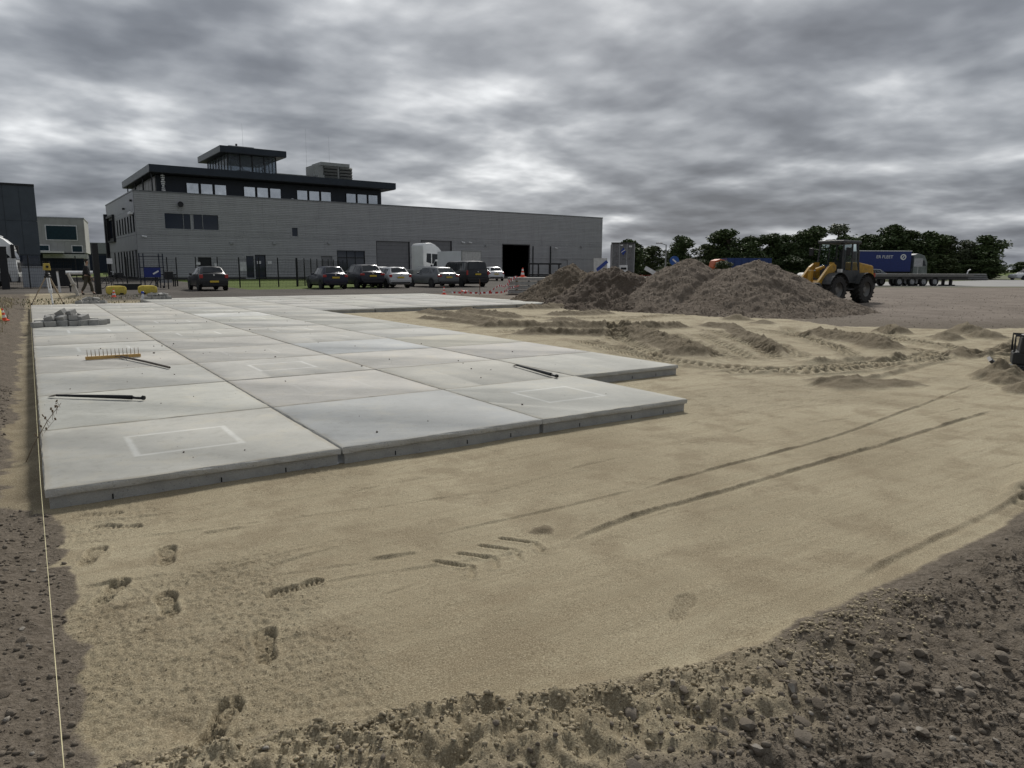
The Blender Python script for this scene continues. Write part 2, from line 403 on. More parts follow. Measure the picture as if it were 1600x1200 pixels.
    for i, (hx, hy, rd, ht) in enumerate(HEAPS):
        k = near & (np.hypot(x-hx, y-hy) < 2.2*rd); X, Y = x[k], y[k]
        q = np.hypot((X-hx)*.8, Y-hy)/rd*(1+.3*nz(X, Y, 1.6/rd, 500+i))
        p = np.clip(1-q, 0, 1)
        h[k] += p*ht*(1+.3*fbm(X, Y, 4/rd**.5, 3, 510+i)); damp_shade[k] = np.maximum(damp_shade[k], sm(0, .3, p)*.9)
    for P, ht in LINES:
        k = blk(P, .25); X, Y = x[k], y[k]
        d, lat, arc, ln = poly_dist(X, Y, P)
        e = np.minimum(sm(0, .08, arc), sm(0, .08, ln-arc))*np.clip(.6+.9*nz(X, Y, 6, 77), 0, 1)
        h[k] += 1.8*e*ht*(sm(-.012, .008, lat)*np.exp(-np.clip(lat, 0, 9)/.05)-.35*np.exp(-((lat+.02)/.015)**2))
    # tyre lug print in the smooth sand
    for j in range(4):
        for sg, P in ((1, [(1.84+.16*j, -2.24+.03*j), (1.73+.16*j, -2.10+.03*j)]), (-1, [(1.86+.16*j, -2.27+.03*j), (1.80+.17*j, -2.37+.03*j)])):
            k = blk(P, .15); X, Y = x[k], y[k]; d, lat, arc, ln = poly_dist(X, Y, P)
            h[k] += -.022*sm(.020, .008, d)*(1 if sg > 0 else .6)+.006*np.exp(-((d-.03)/.012)**2)
    # boot prints
    for i, (fx, fy, an, st) in enumerate(FOOT):
        k = near & (np.hypot(x-fx, y-fy) < .3); X, Y = x[k], y[k]
        a = R(an); u = (X-fx)*math.sin(-a)*-1*-1; 
        ca, sa = math.cos(a), math.sin(a)
        u = -(X-fx)*sa+(Y-fy)*ca; v = (X-fx)*ca+(Y-fy)*sa
        wu = np.interp(u, [-.15, -.13, -.08, -.02, .06, .11, .145, .15], [0, .032, .038, .031, .049, .045, .02, 0])
        ins = sm(.006, -.006, np.abs(v)-wu)*(np.abs(u) < .152)
        gap = (np.abs(u+.03) < .016)
        lug = np.clip(np.sin(u*2*math.pi/.026+np.abs(v)*60)*2, -1, 1)
        ring = np.clip(np.cos(np.hypot(u-.075, v)*2*math.pi/.03)*2, -1, 1)
        tread = np.where(u > .0, .5*ring+.5*lug, lug)
        h[k] += st*ins*(-.024+.011*tread+.012*gap)+st*.014*np.exp(-((np.abs(v)-wu-.014)/.012)**2)*(np.abs(u) < .15)*(.5+.8*nz(X, Y, 18, 600+i))
        damp_shade[k] = np.maximum(damp_shade[k], ins*(.34-.26*tread))  # hollows of the sole pattern tinted darker, relief shade put into the colour
    # sunken scrape where the boot slid at the edge
    k = near & (np.hypot(x-.42, y+3.0) < .4)
    h[k] += -.03*np.exp(-(((x[k]-.42)*.9+(y[k]+2.98)*.5)/.07)**2-(((y[k]+2.98)*.9-(x[k]-.42)*.5)/.2)**2)
    # ---- masks of the outer setting
    asph = sm(30.0, 30.6, y+.25*wob)*sm(1.0, 3.2, x+.03*(y-34)+wob*6)*sm(46, 40, x-.25*(y-40))
    asph = np.where((y > 38) & (x > -60) & (x < 44), np.maximum(asph, sm(38, 40, y)), asph)*sm(120, 100, y)
    grass = sm(41.0, 41.3, y)*sm(77.4, 77.0, y)*sm(11.2, 11.6, x-.02*(y-41))*sm(21.5, 21.0, x-.22*(y-41))
    road = sm(34.5, 36, x*.62+y*-.1)*0
    # pale road on the right beyond the yard, running away to the north-east
    t = (x-60)*.45+(y-28)*-.89       # distance measured across the road
    far = (x > 48)
    fargrass = np.where((y > 105) | (x > 150) | (x < -80) | (y < -60), 1.0, 0)
    grass = np.maximum(grass, fargrass*(1-road))
    base = .12*np.maximum(np.maximum(asph, grass), road)
    h = h*(1-np.clip(asph+grass+road, 0, 1))+base+asph*.01*fbm(x, y, .3, 2, 99)
    out = (~near).astype(float)
    h = h*(1-out)+out*.12
    dry = sm(2.5, 8, x+.6*y+1.5*nz(x, y, .5, 66))
    return h, dict(dry=dry, sand=sand, damp_shade=np.clip(damp_shade, 0, 1)*sand, asph=asph, road=road, grass=grass, stony=np.clip(soil*yr*1.0, 0, 1))

def axis(segs):
    a = [segs[0][0]]
    for x0, x1, st in segs:
        n = max(1, int(round((x1-x0)/st)))
        a += [x0+(x1-x0)*(i+1)/n for i in range(n)]
    return a
def outw(x0, st, lim, f=1.35):
    r = []; x = x0
    while abs(x) < lim:
        x += st; r.append(x); st *= f
    return r
gx = axis([(-6, -1.3, .07), (-1.3, -.12, .024), (-.12, 1.35, .0085), (1.35, 3.6, .0145), (3.6, 6.6, .025), (6.6, 16.6, .045), (16.6, 23, .09), (23, 36, .3)])
gy = axis([(-5.3, -3.25, .0145), (-3.25, -1.0, .0095), (-1.0, -.25, .0125), (-.25, 1.4, .024), (1.4, 8.6, .038), (8.6, 18.6, .075), (18.6, 50, .35)])
gx = np.array(outw(-6, -.3, 1800)[::-1]+gx+outw(36, .5, 1800))
gy = np.array(outw(-5.3, -.3, 1800)[::-1]+gy+outw(50, .6, 1800))
GX, GY = np.meshgrid(gx, gy)
HH, MK = ground(GX.ravel(), GY.ravel())
nx_, ny_ = len(gx), len(gy)
cxm = (gx[:-1]+gx[1:])/2; cym = (gy[:-1]+gy[1:])/2
def fc(a):
    a = a.reshape(ny_, nx_); return (a[:-1, :-1]+a[1:, :-1]+a[:-1, 1:]+a[1:, 1:])/4
fs_, fa_, fg_ = (fc(MK[k]) for k in ('sand', 'asph', 'grass'))
cls = np.zeros_like(fs_, dtype=int)
cls[fs_ > .5] = 1; cls[fa_ > .5] = 2; cls[fg_ > .5] = 3
CX, CY = np.meshgrid(cxm, cym)
under = ((CX > .06) & (CX < 3.94) & (CY > .06) & (CY < 25.9)) | ((CX > 3.9) & (CX < 5.94) & (CY > .06) & (CY < 29.9)) | \
        ((CX > 5.9) & (CX < 7.94) & (CY > 2.06) & (CY < 29.9)) | ((CX > 7.9) & (CX < 17.94) & (CY > 18.06) & (CY < 29.9))

def ground_material():
    m = bpy.data.materials.new('site_ground'); t = NT(m); p = t.pos()
    sa, da, asp, rd, gr, sto = (t.attr(k) for k in ('sand', 'damp_shade', 'asph', 'road', 'grass', 'stony'))
    n1 = t.noise(p, .55, 5); n2 = t.noise(p, 7, 5, .6); n3 = t.noise(p, 160, 3, .7); n4 = t.noise(p, 38, 4, .65)
    # sand: dry pale, with patches that are still moist
    sandc = t.mix(t.map(n1, .36, .62, 0, 1), (.248, .211, .137), (.392, .346, .238))
    sandc = t.mix(t.math('MULTIPLY', t.attr('dry'), t.map(n1, .3, .6, .45, .9)), sandc, (.455, .41, .292))
    sandc = t.mix(t.map(n2, .3, .7, 0, .3), sandc, (.33, .275, .182))
    sandc = t.mix(t.map(n4, .38, .62, .0, .4), sandc, (.265, .216, .14))
    strk = t.n('ShaderNodeMapping'); strk.inputs['Scale'].default_value = (.9, 11, 1); t.put(p, strk.inputs[0]); ns = t.noise(strk.outputs[0], 1.0, 6, .65)
    sandc = t.mix(t.map(ns, .50, .66, 0, .5), sandc, (.25, .203, .13))
    sandc = t.mix(t.map(t.noise(p, 2.1, 5, .6), .50, .62, 0, .7), sandc, (.235, .192, .124))
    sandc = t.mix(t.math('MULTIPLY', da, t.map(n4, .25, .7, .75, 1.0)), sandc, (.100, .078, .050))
    sandc = t.mix(t.map(n3, .36, .50, .8, 0), sandc, (.145, .115, .073))
    sandc = t.mix(t.map(n3, .54, .66, 0, .5), sandc, (.56, .49, .355))
    earth = t.mix(t.map(n2, .3, .7, 0, 1), (.086, .0705, .052), (.150, .126, .097))
    earth = t.mix(t.map(n4, .42, .62, 0, .8), earth, (.185, .157, .124))
    earth = t.mix(t.map(n3, .36, .48, .7, 0), earth, (.048, .037, .028))
    yard = t.mix(t.map(n1, .35, .65, 0, 1), (.172, .143, .118), (.245, .208, .174))
    yard = t.mix(t.map(n4, .45, .6, 0, .6), yard, (.11, .094, .076))
    earth = t.mix(sto, earth, yard)
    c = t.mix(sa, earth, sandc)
    ac = t.mix(t.map(t.noise(p, .22, 5), .35, .65, 0, 1), (.060, .054, .048), (.105, .094, .082))
    ac = t.mix(t.map(n2, .45, .75, 0, .5), ac, (.14, .122, .10))
    c = t.mix(asp, c, ac)
    rc = t.mix(n2, (.17, .165, .155), (.24, .235, .225))
    c = t.mix(rd, c, rc)
    gc = t.mix(n2, (.062, .092, .018), (.115, .15, .035))
    c = t.mix(gr, c, gc)
    t.set(Base_Color=c, Roughness=.95)
    t.b.inputs['Specular IOR Level'].default_value = .15
    hgt = t.math('ADD', t.math('MULTIPLY', n3, .25), t.math('MULTIPLY', n4, t.map(sa, 0, 1, 1.6, .55)))
    t.bump(hgt, .012, 1.0)
    return m
GM = ground_material(); MATS['site_ground'] = GM
idx = np.arange(ny_*nx_).reshape(ny_, nx_)
Q = np.stack([idx[:-1, :-1], idx[:-1, 1:], idx[1:, 1:], idx[1:, :-1]], -1)
VV = np.stack([GX.ravel(), GY.ravel(), HH], 1)
def sheet(name, sel):
    q = Q[sel]; u, inv = np.unique(q, return_inverse=True); q = inv.reshape(-1, 4)
    me = bpy.data.meshes.new(name)
    me.vertices.add(len(u)); me.vertices.foreach_set('co', VV[u].astype(np.float32).ravel())
    me.loops.add(q.size); me.loops.foreach_set('vertex_index', q.ravel().astype(np.int32))
    me.polygons.add(len(q)); me.polygons.foreach_set('loop_start', np.arange(0, q.size, 4, dtype=np.int32))
    me.polygons.foreach_set('use_smooth', np.ones(len(q), dtype=bool))
    me.update(calc_edges=True)
    for k, a in MK.items():
        at = me.attributes.new(k, 'FLOAT', 'POINT'); at.data.foreach_set('value', a[u].astype(np.float32))
    me.materials.append(GM)
    o = bpy.data.objects.new(name, me); COL.objects.link(o); o['kind'] = 'structure'; return o
for i, nme in enumerate(('ground', 'sand_bed', 'asphalt_yard', 'lawn')):
    o = sheet(nme, (cls == i) & ~under)
    if i == 0: GROUND = o
    if i == 1: SAND = o
def gh(x, y):
    return float(ground(np.array([float(x)]), np.array([float(y)]))[0][0])
def ghs(x, y): return ground(np.asarray(x, float), np.asarray(y, float))[0]

# ---------------------------------------------------------------- stones and crumbs
rng = np.random.default_rng(3)
def stone_mesh(seed, sub=2, rough=.30):
    bm = bmesh.new(); bmesh.ops.create_icosphere(bm, subdivisions=sub, radius=1.0)
    r = random.Random(seed); ax = [r.uniform(.75, 1.15), r.uniform(.6, .95), r.uniform(.42, .75)]
    pl = [(Vector((r.gauss(0, 1), r.gauss(0, 1), r.gauss(0, 1))).normalized(), r.uniform(.48, .82)) for _ in range(11)]
    for v in bm.verts:
        p = v.co.copy()
        for n, d in pl:
            e = p.dot(n)-d
            if e > 0: p -= n*e*.97
        p *= 1+rough*.3*(r.random()-.5)
        v.co = Vector((p.x*ax[0], p.y*ax[1], p.z*ax[2]))
    me = bpy.data.meshes.new('stone'); bm.to_mesh(me); bm.free()
    me.polygons.foreach_set('use_smooth', [True]*len(me.polygons)); me.set_sharp_from_angle(angle=R(24)); return me
def stone_mat():
    m = bpy.data.materials.new('field_stone'); t = NT(m); co = t.coord()
    rnd = t.n('ShaderNodeObjectInfo').outputs['Random']; isl = t.n('ShaderNodeNewGeometry').outputs['Random Per Island']
    k = t.math('FRACT', t.math('ADD', rnd, isl))
    c = t.mix(t.map(k, 0, 1, 0, 1), (.112, .093, .071), (.208, .179, .144))
    c = t.mix(t.map(k, .96, .97, 0, .5), c, (.36, .34, .30))
    c = t.mix(t.map(t.noise(t.pos(), 60, 4), .45, .65, 0, .5), c, (.12, .10, .075))
    t.set(Base_Color=c, Roughness=.9); t.b.inputs['Specular IOR Level'].default_value = .2
    t.bump(t.noise(t.pos(), 240, 3), .003); return m
SM = stone_mat(); MATS['field_stone'] = SM
SMESH = [stone_mesh(i) for i in range(9)]
for me in SMESH: me.materials.append(SM)
def front_soil(n, seed):
    r = np.random.default_rng(seed)
    x = r.uniform(-.2, 6.5, n*6); y = r.uniform(-5.2, -3.2, n*6)
    de = y-np.interp(x, XE, YE)
    dens = np.clip(.5+.9*fbm(x, y, 1.5, 2, 700), .08, 1)*sm(-.08, -.35, de)*(.35+.65*sm(1.0, 2.2, x))
    k = r.random(n*6) < dens*.6
    return x[k][:n], y[k][:n]
x1, y1 = front_soil(110, 1)
rc = np.random.default_rng(21); xq = rc.normal(2.4, .5, 120); yq = rc.normal(-4.05, .24, 120); kq = yq-np.interp(xq, XE, YE) < -.12; x1 = np.concatenate([x1, xq[kq]]); y1 = np.concatenate([y1, yq[kq]])
r = np.random.default_rng(12)
x2 = np.concatenate([r.uniform(-1.2, -.05, 60), r.uniform(-1.4, -.45, 35)]); y2 = np.concatenate([r.uniform(-3.2, -.3, 60), r.uniform(-.3, 5, 35)])
xs = np.concatenate([x1, x2]); ys = np.concatenate([y1, y2]); zs = ghs(xs, ys)
for i, (x, y, z) in enumerate(zip(xs, ys, zs)):
    sz = .5*(.024+.046*random.random()**1.9)*(1.0 if i < len(x1) else .8)
    inst('stone', SMESH[i % 9], GROUND, (x, y, z+sz*.12), (random.uniform(-.4, .4), random.uniform(-.4, .4), random.uniform(0, 6.3)), sz*1.15)
def scatter(name, xs, ys, zs, sizes, mat, parent=None, seed=0, tri=20, sink=.2):
    """one mesh of many small rocks (too many and too small to tell apart singly)"""
    bm = bmesh.new(); bmesh.ops.create_icosphere(bm, subdivisions=1, radius=1.0); bm.verts.ensure_lookup_table()
    if tri == 8:
        bm.free(); base = np.array([(1, 0, 0), (-1, 0, 0), (0, 1, 0), (0, -1, 0), (0, 0, 1), (0, 0, -1)], float)
        tf = np.array([(0, 2, 4), (2, 1, 4), (1, 3, 4), (3, 0, 4), (2, 0, 5), (1, 2, 5), (3, 1, 5), (0, 3, 5)])
    else:
        base = np.array([v.co[:] for v in bm.verts]); tf = np.array([[v.index for v in f.verts] for f in bm.faces]); bm.free()
    r = np.random.default_rng(seed); n = len(xs); nv = len(base)
    sc = np.stack([r.uniform(.7, 1.2, n), r.uniform(.6, 1.0, n), r.uniform(.4, .85, n)], 1)*np.asarray(sizes)[:, None]
    P = base[None]*(1+r.uniform(-.28, .28, (n, nv, 1)))*sc[:, None, :]
    a = r.uniform(0, 6.28, n); b = r.uniform(-.5, .5, n)
    y, z = P[..., 1]*np.cos(b)[:, None]-P[..., 2]*np.sin(b)[:, None], P[..., 1]*np.sin(b)[:, None]+P[..., 2]*np.cos(b)[:, None]
    x = P[..., 0]; X = x*np.cos(a)[:, None]-y*np.sin(a)[:, None]; Y = x*np.sin(a)[:, None]+y*np.cos(a)[:, None]
    V = np.stack([X+np.asarray(xs)[:, None], Y+np.asarray(ys)[:, None], z+np.asarray(zs)[:, None]+np.asarray(sizes)[:, None]*sink], -1).reshape(-1, 3)
    T = (tf[None]+(np.arange(n)*nv)[:, None, None]).reshape(-1, 3)
    me = bpy.data.meshes.new(name)
    me.vertices.add(len(V)); me.vertices.foreach_set('co', V.astype(np.float32).ravel())
    me.loops.add(T.size); me.loops.foreach_set('vertex_index', T.ravel().astype(np.int32))
    me.polygons.add(len(T)); me.polygons.foreach_set('loop_start', np.arange(0, T.size, 3, dtype=np.int32))
    me.update(calc_edges=True); me.materials.append(mat)
    o = bpy.data.objects.new(name, me); COL.objects.link(o); o['kind'] = 'stuff'
    if parent: o.parent = parent
    return o
xa, ya = front_soil(12000, 5)
r = np.random.default_rng(15)
xb = -np.abs(r.normal(0, .55, 5000))-.02; yb = r.uniform(-3.6, 6, 5000)
xb = xb+np.interp(yb, YL, XL)
xs = np.concatenate([xa, xb]); ys = np.concatenate([ya, yb])
tag(scatter('gravel', xs, ys, ghs(xs, ys), .003+.013*r.random(len(xs))**3, SM, seed=2), 'brown grit and small stones strewn over the bare soil', 'gravel')
xa, ya = front_soil(20000, 6); xs, ys = xa, ya
tag(scatter('grit', xs, ys, ghs(xs, ys), .002+.004*r.random(len(xs)), SM, seed=3, tri=8), 'fine dark grit on the soil beside the sand edge', 'grit')
# crumbs of loose sand along the broken front edge
CM = M('loose_sand', (.31, .26, .175), .95, var=.3, scale=40)
n = 4500; xs = r.uniform(-.1, 3.4, n); ys = np.interp(xs, XE, YE)-.05-np.abs(r.normal(0, .2, n))*.9+.02
tag(scatter('sand_crumbs', xs, ys, ghs(xs, ys), .003+.012*r.random(n)**3, CM, seed=4, tri=8), 'crumbled moist sand along the broken edge of the bed', 'sand')
n = 7000; xs = r.uniform(.05, 1.25, n); ys = r.uniform(-3.1, -1.5, n); k = (xs+.25*nz(xs, ys, 2.2, 4) < 1.05) & (nz(xs, ys, 3, 14) > -.25); xs, ys = xs[k], ys[k]
tag(scatter('sand_grains', xs, ys, ghs(xs, ys), .0015+.0032*r.random(len(xs))**2.5, CM, seed=9, tri=8), 'loose granular sand around the boot prints', 'sand')
# yard rubble on the right
n = 5000; xs = r.uniform(20, 48, n); ys = r.uniform(-1, 16, n); k = xs > np.interp(ys, YR, XR)+.2; xs, ys = xs[k], ys[k]
tag(scatter('rubble', xs, ys, ghs(xs, ys), .006+.022*r.random(len(xs))**3, SM, seed=6, tri=8), 'grey brown rubble lying about the gravel yard', 'rubble')

# ================================================================ CONCRETE SLAB PAVEMENT
def slab_mat():
    m = bpy.data.materials.new('slab_concrete'); t = NT(m); co = t.coord()
    inf = t.n('ShaderNodeObjectInfo'); rnd = inf.outputs['Random']; tint = inf.outputs['Color']
    vadd = t.n('ShaderNodeVectorMath', operation='ADD'); cmb = t.n('ShaderNodeCombineXYZ')
    t.put(t.math('MULTIPLY', rnd, 40.0), cmb.inputs[0]); t.put(t.math('MULTIPLY', rnd, 17.0), cmb.inputs[1])
    t.put(co, vadd.inputs[0]); t.put(cmb.outputs[0], vadd.inputs[1]); p = vadd.outputs[0]
    n1 = t.noise(p, 1.3, 6, .6); n2 = t.noise(p, 9, 5, .65); n3 = t.noise(p, 120, 3, .7)
    c = t.mix(t.map(n1, .33, .68, 0, 1), (.335, .331, .306), (.445, .44, .41))
    c = t.mix(t.map(n2, .35, .7, 0, .28), c, (.53, .53, .51))
    c = t.mix(t.map(n2, .30, .44, .45, 0), c, (.30, .295, .27))
    c = t.mix(t.map(n3, .3, .46, .5, 0), c, (.33, .33, .315))
    # rectangular print left by the lifting gear, different on every slab
    sp = t.n('ShaderNodeSeparateXYZ'); t.put(co, sp.inputs[0])
    ax = t.math('SUBTRACT', t.math('ABSOLUTE', t.math('ADD', sp.outputs[0], t.map(rnd, 0, 1, -.06, .06))), .385)
    ay = t.math('SUBTRACT', t.math('ABSOLUTE', t.math('ADD', sp.outputs[1], t.map(rnd, 0, 1, .06, -.04))), .36)
    sd = t.math('ABSOLUTE', t.math('MAXIMUM', ax, ay))
    ring = t.map(t.math('ADD', sd, t.math('MULTIPLY', t.math('SUBTRACT', n2, .5), .03)), .012, .034, 1, 0)
    amt = t.math('MULTIPLY', t.math('MULTIPLY', ring, t.map(n1, .3, .6, .35, 1.0)), t.map(t.math('FRACT', t.math('MULTIPLY', rnd, 7.3)), .2, 1, .05, .62))
    c = t.mix(amt, c, (.70, .71, .70))
    # sandy dust trodden over the top
    c = t.mix(t.map(t.noise(p, 2.6, 6, .7), .52, .72, 0, .4), c, (.44, .40, .31))
    eg = t.math('SUBTRACT', .99, t.math('MAXIMUM', t.math('ABSOLUTE', sp.outputs[0]), t.math('ABSOLUTE', sp.outputs[1])))
    eg = t.math('ADD', eg, t.math('MULTIPLY', t.math('SUBTRACT', n2, .5), .12))
    c = t.mix(t.map(eg, .0, .05, .55, 0), c, (.34, .31, .25))
    c = t.mix(t.map(t.noise(p, 22, 5, .7), .60, .70, 0, .5), c, (.27, .25, .21))
    c = t.mix(1.0, c, tint, 'MULTIPLY')
    t.set(Base_Color=c, Roughness=t.map(n2, .3, .7, .75, .95)); t.b.inputs['Specular IOR Level'].default_value = .3
    t.bump(t.math('ADD', t.math('MULTIPLY', n3, .5), n2), .004, .7); return m
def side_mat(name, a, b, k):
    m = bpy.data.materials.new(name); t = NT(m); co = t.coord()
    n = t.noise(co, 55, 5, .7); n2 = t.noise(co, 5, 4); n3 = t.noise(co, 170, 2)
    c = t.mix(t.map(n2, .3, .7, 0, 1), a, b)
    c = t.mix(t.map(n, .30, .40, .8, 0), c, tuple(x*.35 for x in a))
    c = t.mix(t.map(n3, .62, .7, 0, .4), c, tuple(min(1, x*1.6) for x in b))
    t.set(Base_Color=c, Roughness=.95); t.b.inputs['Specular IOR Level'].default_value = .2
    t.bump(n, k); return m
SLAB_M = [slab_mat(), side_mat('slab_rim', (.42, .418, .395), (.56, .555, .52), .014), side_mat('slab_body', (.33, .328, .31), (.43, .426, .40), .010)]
def slab_mesh(seed):
    r = random.Random(seed)
    bm = bmesh.new(); T = .14; a = .994
    def ring(half, z, n=24, jit=0.0):
        vs = []
        for k in range(4):
            p = Vector(((-1, 1, 1, -1)[k], (-1, -1, 1, 1)[k], 0)); q = Vector(((-1, 1, 1, -1)[(k+1) % 4], (-1, -1, 1, 1)[(k+1) % 4], 0))
            for i in range(n):
                v = p.lerp(q, i/n)*half
                o = Vector((v.x, v.y, 0)).normalized()*jit*r.gauss(0, 1)
                vs.append(bm.verts.new((v.x+o.x, v.y+o.y, z+jit*.6*r.gauss(0, 1))))
        return vs
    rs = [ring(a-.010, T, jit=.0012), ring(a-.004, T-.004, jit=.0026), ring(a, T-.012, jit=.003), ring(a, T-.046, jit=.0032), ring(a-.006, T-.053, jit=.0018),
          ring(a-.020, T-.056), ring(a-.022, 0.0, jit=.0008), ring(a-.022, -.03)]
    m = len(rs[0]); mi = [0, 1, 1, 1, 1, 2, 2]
    f = bm.faces.new(rs[0]); f.material_index = 0
    for i in range(len(rs)-1):
        for k in range(m):
            f = bm.faces.new((rs[i][k], rs[i+1][k], rs[i+1][(k+1) % m], rs[i][(k+1) % m])); f.material_index = mi[i]; f.smooth = True
    bmesh.ops.recalc_face_normals(bm, faces=bm.faces)
    me = bpy.data.meshes.new('concrete_slab'); bm.to_mesh(me); bm.free()
    for x in SLAB_M: me.materials.append(x)
    me.set_sharp_from_angle(angle=R(45)); return me
SL = [slab_mesh(i) for i in range(4)]
notch = MB()
for q in (-.62, .08, .55): notch.box((q, -.9735, .022+.004), (.009, .004, .036))
notch_me = notch.mesh('lifting_notch', M('black_gap', (.012, .012, .012), .9))
PAVE = empty('slab_pavement', (0, 0, 0), kind='structure')
cells = [(i, j) for i in range(4) for j in range(13 if i < 2 else 15) if not (i == 3 and j == 0)]+[(i, j) for i in range(4, 9) for j in range(9, 15)]
rs = random.Random(11)
special = {(1, 0): (.86, .89, .93, 1), (2, 3): (1.0, 1.04, 1.10, 1), (2, 8): (1.32, 1.34, 1.36, 1), (3, 3): (1.0, .98, .9, 1), (2, 1): (1.0, .99, .95, 1)}
for i, j in cells:
    k = rs.random()
    o = inst('concrete_slab', SL[rs.randrange(4)], PAVE, (1+2*i+rs.uniform(-.003, .003), 1+2*j+rs.uniform(-.003, .003), rs.uniform(-.003, .003)),
             (rs.uniform(-.0012, .0012), rs.uniform(-.0012, .0012), 0 if rs.random() < .5 else math.pi))
    g = rs.uniform(.93, 1.06); o.color = special.get((i, j), (g*rs.uniform(.99, 1.02), g, g*rs.uniform(.965, 1.0), 1))
    if (i, j) in ((0, 0), (1, 0), (2, 0), (3, 1)): 
        o.rotation_euler.z = 0
        nn = inst('lifting_notch', notch_me, o, (rs.uniform(-.1, .1), 0, 0))
# crumbs of dirt on the slabs
r = np.random.default_rng(5); n = 620
cc = np.array(cells)[r.integers(0, len(cells), n)]; xs = cc[:, 0]*2+r.uniform(.05, 1.95, n); ys = cc[:, 1]*2+r.uniform(.05, 1.95, n)
DM = M('dirt_crumb', (.09, .072, .055), .95, var=.3)
tag(scatter('dirt_crumbs', xs, ys, np.full(n, .139), .003+.016*r.random(n)**3.5, DM, seed=8, tri=8, sink=.5), 'scattered dark crumbs of dirt lying on the concrete slabs', 'dirt')

# ================================================================ TOOLS ON THE SLABS
def rake():
    o = empty('rake', (1.03, 7.25, .14), R(0), 'wooden landscape rake lying tines up on the slabs', 'rake')
    wood = M('pale_wood', (.50, .31, .10), .6, var=.2, scale=14); hm = M('dark_handle', (.075, .058, .045), .7, var=.3)
    MB().box((0, 0, .03), (.76, .045, .05), rz=R(1)).obj('rake_head', wood, o, bevel=.006)
    for i in range(14):
        x = -.35+.7*i/13
        MB().tube([(x, 0, .05), (x, .012, .10), (x, .02, .155)], [.006, .0055, .003], 6).obj('tine', M('rake_tine', (.28, .20, .12), .5, .0), o)
    MB().tube([(.10, -.03, .03), (.34, -.9, .03), (.54, -1.72, .025)], .016, 8).obj('handle', hm, o, smooth=True)
    MB().tube([(.02, -.02, .035), (.17, -.30, .036)], .006, 6).tube([(.19, -.02, .035), (.18, -.30, .036)], .006, 6).obj('brace', hm, o)
rake()
def bar(loc, rz, L_, label):
    o = empty('pry_bar', loc, rz, label, 'pry bar')
    bm_ = M('black_steel', (.018, .018, .019), .45, .6, var=.3)
    MB().tube([(0, 0, .03), (L_*.55, 0, .035), (L_*.86, 0, .035)], [.012, .020, .024], 8).obj('shaft', bm_, o, smooth=True)
    MB().tube([(L_*.86, 0, .035), (L_*.9, 0, .03), (L_*.96, 0, .03), (L_*.98, 0, .035), (L_, 0, .035)], [.016, .013, .015, .026, .022], 8).obj('grip', bm_, o, smooth=True)
    MB().prism([(-.10, .012), (-.02, .018), (0, .042), (-.03, .036)], -.018, .018, 'y').obj('claw', M('worn_steel', (.22, .2, .18), .5, .7), o)
bar((.18, 3.78, .139), R(-42), 1.05, 'long black steel pry bar on the slabs by the dry weed')
bar((5.82, 3.12, .139), R(-98), 1.2, 'black steel pry bar on the slabs near the stepped edge')

def brick_pile(cx, cy, z, layers, group, label, rot=0.0, seed=0, tip=None):
    r = random.Random(seed); k = 0
    for L_, (nx, ny, w, d) in enumerate(layers):
        for i in range(nx):
            for j in range(ny):
                x = (i-(nx-1)/2)*w+r.uniform(-.03, .03); y = (j-(ny-1)/2)*d+r.uniform(-.03, .03)
                a = rot+r.uniform(-.9, .9)
                p = Vector((x, y, 0)); p.rotate(Matrix.Rotation(rot, 3, 'Z'))
                o = inst('paving_brick', BR[r.randrange(4)], None, (cx+p.x, cy+p.y, z+L_*.122+.061), (r.choice((0, 0, 0, R(90))) if L_ == 0 else r.uniform(-.4, .4), 0 if L_ == 0 else r.uniform(-.45, .45), a))
                tag(o, label, 'brick', group)
BRM = M('paver_concrete', (.33, .325, .305), .9, var=.3, scale=9, bump=.004, bscale=60, dirt=((.2, .18, .15), .5))
BR = []
for i in range(4):
    q = MB().box((0, 0, 0), (.20+.012*i, .145, .118)); BR.append(q.mesh('paving_brick', BRM, False, .008))
brick_pile(.72, 15.0, .14, [(6, 4, .22, .2), (4, 3, .22, .2), (2, 1, .22, .2)], 'bricks in the heap on the slabs', 'grey paving brick in the loose heap lying on the slabs', 0, 1)
for x, y, a in ((1.42, 14.75, .6), (1.52, 15.1, .2), (-.0+.1, 14.55, .4)):
    tag(inst('paving_brick', BR[1], None, (x, y, .201), (0, 0, a)), 'grey paving brick in the loose heap lying on the slabs', 'brick', 'bricks in the heap on the slabs')
brick_pile(1.95, 26.55, gh(1.95, 26.5)-.02, [(7, 4, .2, .19), (5, 3, .2, .18), (3, 1, .2, .2)], 'bricks in the heap beside the tripod', 'grey paving brick in the heap on the soil beside the tripod', .15, 2)
brick_pile(4.65, 29.3, .14, [(5, 3, .2, .19), (4, 2, .2, .18)], 'bricks by the yellow block', 'grey paving brick in the small heap by the blue topped bottle', .1, 3)
b = empty('bottle', (4.05, 29.2, .14), 0, 'small bottle with blue cap standing beside paving bricks', 'bottle')
MB().lathe([(.055, 0), (.058, .02), (.058, .16), (.03, .22), (.028, .25)], 12).obj('body', M('milky_plastic', (.6, .62, .65), .4), b, smooth=True)
MB().lathe([(.06, .245), (.06, .33), (.05, .34)], 12).obj('cap', M('blue_plastic', (.02, .06, .33), .4), b)

